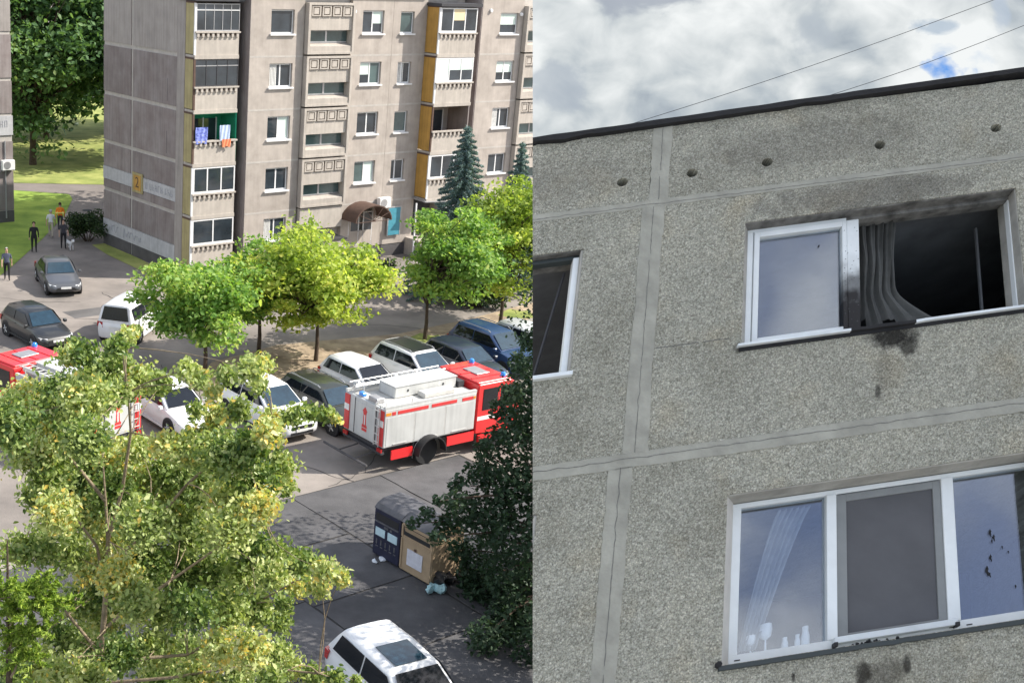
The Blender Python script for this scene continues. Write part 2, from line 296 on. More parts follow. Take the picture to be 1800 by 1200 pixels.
# cracks and patched rectangles in the old asphalt
def crack(pts, w, m='joint'):
    mb = MB(); prev = None; P = [Vector(p+(0,)) for p in pts]; q = []
    for a, b in zip(P, P[1:]):
        n = max(3, int((b-a).length/.35)); d = (b-a).normalized(); nn = Vector((-d.y, d.x, 0))
        for i in range(n): c = a.lerp(b, i/n)+nn*random.uniform(-.09, .09); q.append((c, nn*w*random.uniform(.15, .6)))
    mb.v = [tuple(c+o+Vector((0, 0, .006))) for c, o in q]+[tuple(c-o+Vector((0, 0, .006))) for c, o in q]; k = len(q)
    mb.f = [(i, i+1, k+i+1, k+i) for i in range(k-1)]; kind(mb.build('asphalt_crack', m), 'structure')
for pts, w in (([(-8.6, 62.5), (-7.0, 60.4), (-6.0, 58.2)], .06), ([(-13.5, 58.5), (-10.5, 57.4), (-8.0, 57.6), (-6.2, 57.0)], .05), ([(-14, 61), (-11.5, 60.2), (-9, 60.6)], .04), ([(-4.5, 51), (-2.6, 47.8), (-2.2, 45)], .05), ([(.5, 41.5), (2.6, 39.5), (5.2, 38.8), (8, 39.6)], .05), ([(5, 44.5), (3.6, 40.2), (2.0, 38.6)], .04), ([(-7, 40), (-4, 39), (-1, 39.6)], .05), ([(9, 57.5), (6, 58.6), (3, 58.2)], .05)): crack(pts, w)
for (x, y, lx, ly) in ((-8.5, 58.8, 2.6, 1.3), (-2.2, 40.6, 3.2, 1.6), (6.2, 39.0, 2.4, 1.1)):
    a_, b_ = E1*lx/2, E2*ly/2; c_ = Vector((x, y, 0)); poly('asphalt_patch', [((c_+p_).x, (c_+p_).y) for p_ in (-a_-b_, a_-b_*.9, a_*1.05+b_, -a_*.96+b_)], .004, 'asphalt_dark')
# manhole on the path
mh = MB().lathe([(.34, 0), (.34, .02), (.30, .024), (.28, .02)], (-12.4, 83.4, .012), n=18).build('manhole_cover', 'dark_trim', smooth=30)
tag(mh, 'round dark manhole cover set in the path beyond the walkers', 'manhole cover')

# ================================================================== BURNT CONCRETE FACADE (right)
FO, FU, FV, FN = Vector((3.7475, 12.1983, 14.7658)), Vector((.98286, .11748, .14205)), Vector((.17597, .71254, .67921)), Vector((-.02290, -.68683, .72646))
def W(u, v, n): return FO+FU*u+FV*v+FN*n
SEAM = Vector((-.54375, .10434, -.05487)).normalized()
def trim(o, off=None):
    """end the storey neatly at its left edge"""
    me = o.data; bm = bmesh.new(); bm.from_mesh(me)
    r = bmesh.ops.bisect_plane(bm, geom=bm.verts[:]+bm.edges[:]+bm.faces[:], plane_co=CAM-(FLOC if off is None else off), plane_no=SEAM, clear_outer=True)
    ed = [e for e in r['geom_cut'] if isinstance(e, bmesh.types.BMEdge)]
    if ed: bmesh.ops.holes_fill(bm, edges=ed)
    bm.to_mesh(me); bm.free(); return o
# pebble-dash with soot where the fire licked the wall
def pebble():
    m = bpy.data.materials.new('pebble_dash'); m.use_nodes = True; t = m.node_tree; b = t.nodes['Principled BSDF']; Lk = t.links.new
    b.inputs['Roughness'].default_value = .9; b.inputs['Specular IOR Level'].default_value = .25
    uv = N_(t, 'ShaderNodeUVMap', uv_map='wall')
    v1 = N_(t, 'ShaderNodeTexVoronoi', i_Scale=56.0); v2 = N_(t, 'ShaderNodeTexVoronoi', i_Scale=112.0)
    ns = N_(t, 'ShaderNodeTexNoise', i_Scale=9.0, i_Detail=5.0); ds = N_(t, 'ShaderNodeVectorMath', operation='MULTIPLY_ADD')
    Lk(uv.outputs[0], ns.inputs['Vector']); Lk(ns.outputs['Color'], ds.inputs[0]); ds.inputs[1].default_value = (.03, .03, .03); Lk(uv.outputs[0], ds.inputs[2])
    for v in (v1, v2): Lk(ds.outputs[0], v.inputs['Vector'])
    big = N_(t, 'ShaderNodeTexNoise', i_Scale=.9, i_Detail=8.0, i_Roughness=.62); Lk(uv.outputs[0], big.inputs['Vector'])
    sep = t.nodes.new('ShaderNodeSeparateColor'); Lk(v1.outputs['Color'], sep.inputs[0])
    peb = ramp(t, sep.outputs[0], [(0, (.34, .33, .27)), (.4, (.59, .575, .475)), (.75, (.74, .72, .60)), (1, (.96, .94, .82))])
    sep2 = t.nodes.new('ShaderNodeSeparateColor'); Lk(v2.outputs['Color'], sep2.inputs[0])
    m0 = N_(t, 'ShaderNodeMix', data_type='RGBA'); m0.inputs[0].default_value = .45
    Lk(peb, m0.inputs[6]); Lk(ramp(t, sep2.outputs[1], [(0, (.22, .215, .17)), (.5, (.59, .575, .475)), (1, (.95, .92, .80))]), m0.inputs[7])
    m1 = N_(t, 'ShaderNodeMix', data_type='RGBA', blend_type='MULTIPLY'); m1.inputs[0].default_value = 1
    Lk(m0.outputs[2], m1.inputs[6]); Lk(ramp(t, big.outputs[0], [(.28, (.70, .69, .65)), (.5, (.96, .96, .94)), (.75, (1.1, 1.08, 1.03))]), m1.inputs[7])
    me_ = N_(t, 'ShaderNodeMix', data_type='RGBA', blend_type='MULTIPLY'); me_.inputs[0].default_value = 1; Lk(m1.outputs[2], me_.inputs[6]); Lk(ramp(t, v1.outputs['Distance'], [(.15, 1.06), (.65, .74)]), me_.inputs[7]); m1 = me_
    # rust-brown tint in patches
    br = N_(t, 'ShaderNodeTexNoise', i_Scale=1.6, i_Detail=6.0); Lk(uv.outputs[0], br.inputs['Vector'])
    m2 = N_(t, 'ShaderNodeMix', data_type='RGBA', blend_type='MULTIPLY'); Lk(ramp(t, br.outputs[0], [(.55, 0), (.75, .4)]), m2.inputs[0]); Lk(m1.outputs[2], m2.inputs[6]); m2.inputs[7].default_value = (1.0, .86, .66, 1)
    cur = m2.outputs[2]
    sx = t.nodes.new('ShaderNodeSeparateXYZ'); Lk(uv.outputs[0], sx.inputs[0])
    rag = N_(t, 'ShaderNodeTexNoise', i_Scale=7.0, i_Detail=6.0, i_Roughness=.7); Lk(uv.outputs[0], rag.inputs['Vector'])
    def stain(cur, cu_, cv_, ru, rv, amt, colr=(.012, .011, .010, 1), rough=.55):
        def lin(src, c, r):
            a = N_(t, 'ShaderNodeMath', operation='SUBTRACT'); Lk(src, a.inputs[0]); a.inputs[1].default_value = c
            d = N_(t, 'ShaderNodeMath', operation='DIVIDE'); Lk(a.outputs[0], d.inputs[0]); d.inputs[1].default_value = r
            p = N_(t, 'ShaderNodeMath', operation='POWER'); q = N_(t, 'ShaderNodeMath', operation='ABSOLUTE'); Lk(d.outputs[0], q.inputs[0]); Lk(q.outputs[0], p.inputs[0]); p.inputs[1].default_value = 2; return p.outputs[0]
        ad = N_(t, 'ShaderNodeMath', operation='ADD'); Lk(lin(sx.outputs[0], cu_, ru), ad.inputs[0]); Lk(lin(sx.outputs[1], cv_, rv), ad.inputs[1])
        rg = N_(t, 'ShaderNodeMath', operation='MULTIPLY_ADD'); Lk(rag.outputs[0], rg.inputs[0]); rg.inputs[1].default_value = rough*4; rg.inputs[2].default_value = -rough*2
        s2 = N_(t, 'ShaderNodeMath', operation='ADD'); Lk(ad.outputs[0], s2.inputs[0]); Lk(rg.outputs[0], s2.inputs[1])
        f = ramp(t, s2.outputs[0], [(.25, amt), (1.0, 0)])
        mm = N_(t, 'ShaderNodeMix', data_type='RGBA'); Lk(f, mm.inputs[0]); Lk(cur, mm.inputs[6]); mm.inputs[7].default_value = colr; return mm.outputs[2]
    cur = stain(cur, 2.40, -1.91, .30, .13, .92); cur = stain(cur, 2.54, -2.02, .11, .13, .75); cur = stain(cur, 2.24, -2.46, .035, .09, .7); cur = stain(cur, 2.30, -2.25, .10, .34, .25, (.07, .065, .055, 1))
    cur = stain(cur, 2.2, -.22, 1.3, .26, .5, (.12, .112, .10, 1)); cur = stain(cur, .92, -1.80, .07, .07, .6)
    cur = stain(cur, 2.05, -5.02, .08, .12, .8); cur = stain(cur, 2.42, -5.0, .04, .10, .75); cur = stain(cur, 2.22, -5.05, .25, .14, .5, (.05, .042, .03, 1)); cur = stain(cur, 1.47, -4.96, .02, .05, .8)
    cur = stain(cur, 1.6, .5, 1.4, .35, .3, (.13, .12, .105, 1)); cur = stain(cur, -1.0, .45, .8, .35, .25, (.10, .09, .08, 1))
    Lk(cur, b.inputs['Base Color'])
    inv = N_(t, 'ShaderNodeMath', operation='SUBTRACT'); inv.inputs[0].default_value = 1; Lk(v1.outputs['Distance'], inv.inputs[1])
    h2 = N_(t, 'ShaderNodeMath', operation='MULTIPLY_ADD'); Lk(v2.outputs['Distance'], h2.inputs[0]); h2.inputs[1].default_value = -.6; Lk(inv.outputs[0], h2.inputs[2])
    bp = N_(t, 'ShaderNodeBump'); bp.inputs['Strength'].default_value = .85; bp.inputs['Distance'].default_value = .03; Lk(h2.outputs[0], bp.inputs['Height']); Lk(bp.outputs[0], b.inputs['Normal'])
    MATS['pebble_dash'] = m
pebble()
mat('wall_mortar', (.375, .365, .305), rough=.9, var=.16, scale=5, bump=.5, bscale=30, streak=.2, detail=9)
mat('crack', (.16, .155, .14), rough=1)
mat('bitumen', (.018, .018, .019), rough=.7, var=.3, scale=4, bump=.6, bscale=12)
mat('reveal', (.42, .405, .36), rough=.95, var=.2, scale=4, bump=.4, bscale=40)
mat('lintel_soot', (.09, .088, .08), rough=.95, var=.4, scale=5, c2=(.2, .195, .18)); mat('reveal_pale', (.62, .60, .55), rough=.9, var=.12, scale=4, bump=.3, bscale=40)
mat('frame_dirty', (.80, .83, .82), rough=.5, var=.05, scale=5, detail=8)
mat('soot', (.022, .022, .023), rough=.9, var=.4, scale=2)  # char black, also used for the painted shade under the upper sill
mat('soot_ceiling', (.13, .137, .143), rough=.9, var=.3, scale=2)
mat('sill_metal', (.74, .78, .78), rough=.4, var=.12)
mat('sill_dark', (.045, .055, .055), rough=.6)
mat('burnt_cloth', (.095, .096, .09), rough=1, var=.3, scale=3)
mat('net', (.11, .11, .115), rough=.9, var=.12, scale=2.5)
mat('screen_frame', (.24, .25, .245), rough=.6)
def frame_mat():
    # white plastic with soot creeping up from the burnt corner and scorched specks
    m = mat('frame_scorched', (.80, .83, .82), rough=.55, var=.05, scale=5); t = m.node_tree; b = t.nodes['Principled BSDF']; Lk = t.links.new
    src = b.inputs['Base Color'].links[0].from_socket
    uv = N_(t, 'ShaderNodeUVMap', uv_map='wall'); sx = t.nodes.new('ShaderNodeSeparateXYZ'); Lk(uv.outputs[0], sx.inputs[0])
    ns = N_(t, 'ShaderNodeTexNoise', i_Scale=6.0, i_Detail=5.0); Lk(uv.outputs[0], ns.inputs['Vector'])
    f = N_(t, 'ShaderNodeMath', operation='MULTIPLY_ADD'); Lk(ns.outputs[0], f.inputs[0]); f.inputs[1].default_value = .5; Lk(sx.outputs[1], f.inputs[2])
    mm = N_(t, 'ShaderNodeMix', data_type='RGBA'); Lk(src, mm.inputs[6]); mm.inputs[7].default_value = (.012, .011, .011, 1)
    Lk(ramp(t, N_map(t, f.outputs[0], -1.1, -.55), [(0, 1), (.35, .75), (.7, .15), (1, 0)]), mm.inputs[0])
    sp = N_(t, 'ShaderNodeTexVoronoi', i_Scale=26.0); Lk(uv.outputs[0], sp.inputs['Vector'])
    m3 = N_(t, 'ShaderNodeMix', data_type='RGBA'); Lk(mm.outputs[2], m3.inputs[6]); m3.inputs[7].default_value = (.08, .08, .08, 1)
    Lk(ramp(t, sp.outputs['Distance'], [(.10, .8), (.2, 0)]), m3.inputs[0]); Lk(m3.outputs[2], b.inputs['Base Color'])
def N_map(t, s, a, b_):
    n = N_(t, 'ShaderNodeMapRange'); t.links.new(s, n.inputs[0]); n.inputs[1].default_value = a; n.inputs[2].default_value = b_; return n.outputs[0]
frame_mat()
def window_glass():
    m = bpy.data.materials.new('window_glass'); m.use_nodes = True; t = m.node_tree
    gl = N_(t, 'ShaderNodeBsdfGlossy'); gl.inputs['Roughness'].default_value = .02; gl.inputs['Color'].default_value = (.80, .87, 1.0, 1)
    tr = N_(t, 'ShaderNodeBsdfTransparent'); tr.inputs[0].default_value = (.88, .91, .93, 1)
    tc = t.nodes.new('ShaderNodeTexCoord'); ns = N_(t, 'ShaderNodeTexNoise', i_Scale=1.1, i_Detail=2.0); t.links.new(tc.outputs['Object'], ns.inputs['Vector'])
    bp = N_(t, 'ShaderNodeBump'); bp.inputs['Strength'].default_value = .06; bp.inputs['Distance'].default_value = .03; t.links.new(ns.outputs[0], bp.inputs['Height']); t.links.new(bp.outputs[0], gl.inputs['Normal'])
    ms = N_(t, 'ShaderNodeMixShader'); ms.inputs[0].default_value = .15
    t.links.new(tr.outputs[0], ms.inputs[1]); t.links.new(gl.outputs[0], ms.inputs[2]); t.links.new(ms.outputs[0], t.nodes['Material Output'].inputs[0]); MATS['window_glass'] = m
window_glass()
facade = empty('concrete_facade', W(1.2, -5.9, 0)); tag(facade, 'grey pebble-dashed panel facade with soot-blackened window under cloudy sky', 'apartment building')
FLOC = Vector(facade.location)
def WL(u, v, n): return W(u, v, n)-FLOC
def fpart(name, bm, m, parent=None, smooth=0): return trim(from_bm(name, bm, m, parent or facade, smooth))
def fbox(name, u0, u1, v0, v1, n0, n1, m, parent=None, bevel=0, cut=False):
    mb = MB(WL); mb.box(u0, u1, v0, v1, n0, n1); o = mb.build(name, m, parent or facade, bevel=bevel)
    me = o.data; uvl = me.uv_layers.new(name='wall')
    M3 = Matrix((FU, FV, FN)).transposed().inverted()
    co = [M3 @ (me.vertices[l.vertex_index].co+FLOC-FO) for l in me.loops]
    for i, c in enumerate(co): uvl.data[i].uv = (c.x, c.y)
    return trim(o) if cut else o
def circle(u, v, r, n=18, j=0): return [(u+r*math.cos(2*math.pi*k/n)*(1+random.uniform(-j, j)), v+r*.92*math.sin(2*math.pi*k/n)*(1+random.uniform(-j, j))) for k in range(n)]
def wob(u0, u1, v0, v1, j=.006, st=.22):
    p = []
    for (a, b), (c, d) in zip([(u0, v0), (u1, v0), (u1, v1), (u0, v1)], [(u1, v0), (u1, v1), (u0, v1), (u0, v0)]):
        n = max(1, int(math.hypot(c-a, d-b)/st))
        for k in range(n): p.append((a+(c-a)*k/n+random.uniform(-j, j), b+(d-b)*k/n+random.uniform(-j, j)))
    return p
vents = [(-.34, .32), (.377, .325), (1.155, .342), (2.337, .38), (3.573, .41)]
VR = .058
panels = [ (wob(-2.4, -.05, .028, .97), [circle(*vents[0], VR, j=.05)]), (wob(.13, 5.2, .028, 1.02), [circle(u, v, VR, j=.05) for u, v in vents[1:]]),
  (wob(-2.4, -.10, -2.755, -.028), [rect(-2.1, -.665, -1.83, -.44)]), (wob(.105, 5.2, -2.755, -.028), [rect(.945, 3.72, -1.775, -.375)]),
  (wob(-2.4, -.215, -5.9, -2.85), [rect(-2.1, -.825, -4.62, -3.19)]), (wob(-.02, 5.2, -5.9, -2.85), [rect(.865, 3.75, -4.77, -3.265)])]
for o_, h_ in panels: fpart('wall_panel', holed(o_, h_, -.36, WL), 'pebble_dash')
for u, v in vents:
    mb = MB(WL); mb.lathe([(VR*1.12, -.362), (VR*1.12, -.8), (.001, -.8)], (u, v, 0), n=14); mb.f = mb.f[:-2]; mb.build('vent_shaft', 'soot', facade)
# mortar smeared joints, slightly uneven, each with its crack
def strip(u0, v0, u1, v1, w0, w1, n, crack=True, off=0):
    a, b = Vector((u0, v0)), Vector((u1, v1)); d = b-a; L = d.length; d.normalize(); p = Vector((-d.y, d.x)); k = max(4, int(L/.035))
    L1, L2 = [], []
    for i in range(k+1):
        f = i/k; c = a+(b-a)*f; ww = .5*(w0+(w1-w0)*f)
        L1.append(c+p*(ww+.13*ww*(noise.noise((f*L*2.2, n*100, u0))+.9*noise.noise((f*L*14, 3, v0))))); L2.append(c-p*(ww+.13*ww*(noise.noise((f*L*2.2, 50, v0))+.9*noise.noise((f*L*14, 7, u0)))))
    mb = MB(WL)
    for i in range(k): mb.hexa([(L1[i].x, L1[i].y, -.05), (L1[i+1].x, L1[i+1].y, -.05), (L2[i+1].x, L2[i+1].y, -.05), (L2[i].x, L2[i].y, -.05), (L1[i].x, L1[i].y, n), (L1[i+1].x, L1[i+1].y, n), (L2[i+1].x, L2[i+1].y, n), (L2[i].x, L2[i].y, n)])
    o = mb.build('mortar_joint', 'wall_mortar', facade); bm = bmesh.new(); bm.from_mesh(o.data); bmesh.ops.remove_doubles(bm, verts=bm.verts, dist=.0004)
    bm.faces.ensure_lookup_table(); seen = {}
    for f in bm.faces[:]:
        key = tuple(sorted(v.index for v in f.verts)); seen.setdefault(key, []).append(f)
    bmesh.ops.delete(bm, geom=[f for l in seen.values() if len(l) > 1 for f in l], context='FACES_ONLY'); bmesh.ops.recalc_face_normals(bm, faces=bm.faces); bm.to_mesh(o.data); bm.free(); trim(o)
    if crack:
        mb = MB(WL); pts = [(a+(b-a)*(i/k)+p*(off+.012*noise.noise((i*.35, u0*9, 1)))) for i in range(k+1)]
        q = []
        for i in range(k):
            hw = .0022+.0035*abs(noise.noise((i*.5, 4, v0*3)))
            if noise.noise((i*.21, 8, u0*3)) < -.55: continue
            c0, c1 = pts[i], pts[i+1]; mb.add([(c0.x+p.x*hw, c0.y+p.y*hw, n+.002), (c1.x+p.x*hw, c1.y+p.y*hw, n+.002), (c1.x-p.x*hw, c1.y-p.y*hw, n+.002), (c0.x-p.x*hw, c0.y-p.y*hw, n+.002)], [(0,1,2,3)])
        if mb.v: kind(trim(mb.build('joint_crack', 'crack', o)), 'stuff')
strip(.04, .98, .045, .04, .20, .20, .005); strip(.003, -.04, -.002, -2.73, .225, .225, .005); strip(-.117, -2.86, -.118, -5.9, .215, .215, .005)
strip(-2.4, .0, 5.2, .005, .085, .085, .004, off=-.012); strip(-2.4, -2.80, 5.2, -2.80, .145, .145, .005, off=.015)
# thin line scratched across the storey panel
mb = MB(WL); pr_ = None
for i in range(40):
    u = .05+i*.021; v = -1.68+.012*noise.noise((i*.3, 2, 2))
    if pr_ and noise.noise((i*.3, 9, 1)) > -.25: mb.add([(pr_[0], pr_[1]+.005, .002), (u, v+.005, .002), (u, v-.004, .002), (pr_[0], pr_[1]-.004, .002)], [(0,1,2,3)])
    pr_ = (u, v)
mb.build('hairline_crack', 'crack', facade)
# roof edge: bitumen flashing with an uneven lip
ring = []
for i in range(61):
    u = -2.4+i*7.6/60; a = .012*noise.noise((i*.35, 1, 1)); b_ = .02*noise.noise((i*.5, 5, 1)); s_ = (u+1.3)*.027
    ring.append([WL(u, .925+s_+b_, -.05), WL(u, .93+s_+b_, .06), WL(u, .985+s_+a, .075), WL(u, 1.005+s_+a, .02), WL(u, 1.0+s_, -.6), WL(u, .93+s_, -.6)])
trim(MB().loft(ring).build('roof_flashing', 'bitumen', facade, smooth=35))
# back of the storeys: floor slabs, rear wall and cross walls
fbox('roof_slab', -2.4, 5.2, .70, .93, -4.2, -.37, 'reveal', cut=True); fbox('floor_slab', -2.4, 5.2, -2.92, -2.68, -4.2, -.37, 'reveal', cut=True)
fbox('floor_slab', -2.4, 5.2, -6.1, -5.9, -4.2, 0, 'reveal', cut=True); fbox('rear_wall', -2.4, 5.2, -6.1, .95, -4.45, -4.2, 'reveal', cut=True); fbox('cross_wall', 5.2, 5.45, -6.1, 1.0, -4.45, -.0, 'reveal')
fbox('cross_wall', -.06, .06, -5.9, .70, -4.2, -.37, 'reveal', cut=True)
# --- upper window: left light closed, right light burnt out
win = empty('window'); win.parent = facade; win['label'] = 'burnt-out window of the top storey with one blackened open light'
def wbox(par, name, u0, u1, v0, v1, n0, n1, m, bevel=.004, cut=False): return fbox(name, u0, u1, v0, v1, n0, n1, m, par, bevel, cut)
wbox(win, 'jamb', 1.02, 1.08, -1.70, -.42, -.22, -.14, 'frame_dirty'); wbox(win, 'head', 1.02, 2.03, -.42, -.36, -.22, -.14, 'frame_dirty'); wbox(win, 'head', 2.03, 3.79, -.42, -.36, -.22, -.14, 'lintel_soot'); wbox(win, 'jamb', 3.705, 3.79, -1.70, -.42, -.22, -.14, 'frame_dirty')
wbox(win, 'mullion', 2.03, 2.155, -1.70, -.42, -.22, -.135, 'frame_scorched'); wbox(win, 'bottom_rail', 1.02, 2.03, -1.77, -1.70, -.22, -.14, 'frame_dirty')
for (a, b, c, d) in ((1.085, 1.14, -1.695, -.425), (1.98, 2.026, -1.695, -.425)): wbox(win, 'sash_stile', a, b, c, d, -.21, -.125, 'frame_dirty' if a < 1.5 else 'frame_scorched')
wbox(win, 'sash_rail', 1.14, 1.98, -.49, -.425, -.21, -.125, 'frame_dirty'); wbox(win, 'sash_rail', 1.14, 1.98, -1.695, -1.65, -.21, -.125, 'frame_dirty')
wbox(win, 'pane', 1.14, 1.98, -1.65, -.49, -.19, -.178, 'window_glass', 0)
wbox(win, 'reveal_lining', 3.715, 3.76, -1.775, -.375, -.35, -.012, 'reveal'); wbox(win, 'reveal_lining', .957, 3.715, -.387, -.35, -.35, -.012, 'lintel_soot')
mb = MB(WL); st = []
for i in range(33):
    u = .90+i*2.88/32; bur = max(0, 1-abs(u-2.35)/.42); jg = bur*.03*noise.noise((i*1.7, 3, 3))
    st.append([(u, -1.80+jg-.01*bur, -.26), (u, -1.80+jg-.01*bur, .05-.04*bur*abs(noise.noise((i*2.3, 1, 7)))), (u, -1.775+jg, .05-.04*bur*abs(noise.noise((i*2.3, 1, 7)))), (u, -1.755+jg*.5, -.26)])
mb.loft(st); sl_ = mb.build('sill', ['sill_metal', 'soot'], win, smooth=30)
for p in sl_.data.polygons:
    ul = 0
    c_ = Matrix((FU, FV, FN)).transposed().inverted() @ (p.center+FLOC-FO)
    if 2.02 < c_.x+.12*noise.noise((c_.x*11, 1, 1)) < 2.62: p.material_index = 1
fbox('painted_sill_shade', .92, 3.76, -1.84, -1.803, -.2, .012, 'soot', win)  # black strip that paints in the shade below the sill
MB(WL).hexa([(.944, -1.775, -.004), (1.022, -1.775, -.15), (1.022, -1.775, -.36), (.944, -1.775, -.36), (.944, -.376, -.004), (1.022, -.376, -.15), (1.022, -.376, -.36), (.944, -.376, -.36)]).build('splayed_reveal', 'reveal', win)
# room behind the burnt light
rm = empty('burnt_room'); rm.parent = facade
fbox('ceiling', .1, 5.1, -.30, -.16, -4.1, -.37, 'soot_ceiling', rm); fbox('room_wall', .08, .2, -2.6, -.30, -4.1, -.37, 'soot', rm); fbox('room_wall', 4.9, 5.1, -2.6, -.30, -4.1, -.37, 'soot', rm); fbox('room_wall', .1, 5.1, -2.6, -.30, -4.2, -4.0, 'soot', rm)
fbox('open_sash', 3.60, 3.62, -1.70, -.43, -.62, -.59, 'soot_ceiling', rm)
# scorched curtain blown to the sill
nu, nv = 60, 26; vs = []
for j in range(nv+1):
    f = j/nv
    for i in range(nu+1):
        g_ = i/nu; wd_ = .50-.10*math.sin(f*math.pi)+.16*max(0, f-.7); u = 2.16+g_*wd_+.03*math.sin(f*4)+.55*max(0, f-.62)**1.5*g_**3*3.0
        v = -.30-1.44*f+(.30*(1-g_)**2*max(0, f-.72))+.05*f*noise.noise((g_*6, 1, 3))
        n = -.34+(.030*math.sin(g_*31+f*2.2+1.5*noise.noise((f*2, 1, 1)))+.016*math.sin(g_*67+f))*(1-.2*f)+.09*f*f+.04*noise.noise((g_*4, f*4, 1)); vs.append((u, max(v, -1.757), n))
mb = MB(WL); mb.add(vs, [(j*(nu+1)+i, j*(nu+1)+i+1, (j+1)*(nu+1)+i+1, (j+1)*(nu+1)+i) for j in range(nv) for i in range(nu) if not (j > nv-7 and (i < 3*(j-nv+7) or (30 < i < 33+2*(j-nv+7) and j > nv-4)))])
cur_ = mb.build('curtain', 'burnt_cloth', smooth=60, fixn=False); cur_.location = FLOC; tag(cur_, 'torn sooty curtain hanging out over the sill of the burnt window', 'curtain')
# --- storey below: three-light window with insect screen
w2 = empty('window'); w2.parent = facade; w2['label'] = 'white three-light window of the storey below with insect screen'
fm = 'frame_dirty'
wbox(w2, 'reveal_lining', .877, 3.75, -3.277, -3.24, -.35, -.012, 'reveal')
wbox(w2, 'jamb', .99, 1.067, -4.65, -3.33, -.32, -.22, fm); wbox(w2, 'head', .88, 3.85, -3.33, -3.285, -.32, -.22, fm); wbox(w2, 'bottom_rail', .99, 3.85, -4.765, -4.65, -.32, -.215, fm)
wbox(w2, 'mullion', 1.84, 1.93, -4.65, -3.33, -.32, -.21, fm); wbox(w2, 'mullion', 2.895, 3.005, -4.65, -3.33, -.32, -.21, fm); wbox(w2, 'jamb', 3.75, 3.85, -4.65, -3.33, -.32, -.22, fm)
wbox(w2, 'pane', 1.067, 1.84, -4.65, -3.33, -.275, -.263, 'window_glass', 0); wbox(w2, 'pane', 1.93, 2.895, -4.65, -3.33, -.305, -.293, 'window_glass', 0); wbox(w2, 'pane', 3.005, 3.75, -4.65, -3.33, -.275, -.263, 'window_glass', 0)
scr = wbox(w2, 'insect_screen', 2.025, 2.82, -4.61, -3.41, -.245, -.24, 'net', 0)
for (a, b, c, d) in ((1.935, 2.025, -4.645, -3.34), (2.82, 2.893, -4.645, -3.34), (2.025, 2.82, -3.41, -3.34), (2.025, 2.82, -4.645, -4.61)): wbox(scr, 'screen_bar', a, b, c, d, -.25, -.225, 'screen_frame', .002)
wbox(w2, 'drip_rail', 1.88, 2.95, -4.70, -4.645, -.21, -.15, 'sill_metal'); wbox(w2, 'rail_cap', 1.87, 1.905, -4.73, -4.69, -.20, -.14, 'black_plastic'); wbox(w2, 'rail_cap', 2.92, 2.96, -4.715, -4.675, -.20, -.14, 'black_plastic')
for u_ in (1.04, 2.90, 3.05): wbox(w2, 'drain_slot', u_, u_+.05, -4.705, -4.695, -.214, -.210, 'black_plastic', 0)
mb = MB(WL); st = []
for i in range(33):
    u = .835+i*2.95/32; jg = (.015*noise.noise((i*.9, 3, 9)))*(1 if 1.9 < u < 2.6 else .25)
    st.append([(u, -4.815+jg, -.3), (u, -4.82+jg, .035), (u, -4.782+jg, .035), (u, -4.772+jg*.2, -.3)])
mb.loft(st); mb.build('sill', 'sill_dark', w2, smooth=30)
mb = MB(WL); mb.lathe([(.01, -.02), (.03, 0), (.02, .02), (.028, .035), (.01, .05)], (.835, -4.765, 0), n=7); mb.build('broken_sill_end', 'soot', w2, smooth=40)
mb = MB(WL)
for i in range(30):
    u = 2.14+random.gauss(0, .11); mb.lathe([(.004, 0), (.008+.010*random.random(), .008), (.004, .02)], (u, -4.768+random.gauss(0, .008), -.02+random.gauss(0, .02)), n=6)
kind(mb.build('charred_debris', 'soot', w2), 'stuff')
for (u, v, s_) in ((3.34, -3.90, .03), (3.37, -3.95, .026), (3.35, -3.98, .016), (3.33, -4.13, .028), (3.29, -4.24, .038), (3.31, -4.28, .02), (3.44, -4.05, .014), (3.49, -4.10, .012), (3.53, -4.42, .016), (1.76, -.66, .02)):
    mb = MB(WL); n0 = -.262 if v < -2 else -.177
    mb.slab([(u+s_*math.cos(a_)*.35*(1+.6*math.sin(a_*3+u*9)), v+s_*math.sin(a_)*(1+.4*math.cos(a_*2+v)), n0+.001) for a_ in [k*.7 for k in range(9)]], (0, 0, .002)); mb.build('soot_flake', 'soot', w2 if v < -2 else win)
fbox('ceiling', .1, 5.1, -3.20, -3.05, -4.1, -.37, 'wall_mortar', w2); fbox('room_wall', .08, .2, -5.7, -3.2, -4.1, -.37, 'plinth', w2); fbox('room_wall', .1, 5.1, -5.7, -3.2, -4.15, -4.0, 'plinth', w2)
MB(WL).hexa([(.864, -4.769, -.004), (.992, -4.769, -.225), (.992, -4.769, -.36), (.864, -4.769, -.36), (.864, -3.266, -.004), (.992, -3.266, -.225), (.992, -3.266, -.36), (.864, -3.266, -.36)]).build('splayed_reveal', 'reveal_pale', w2)
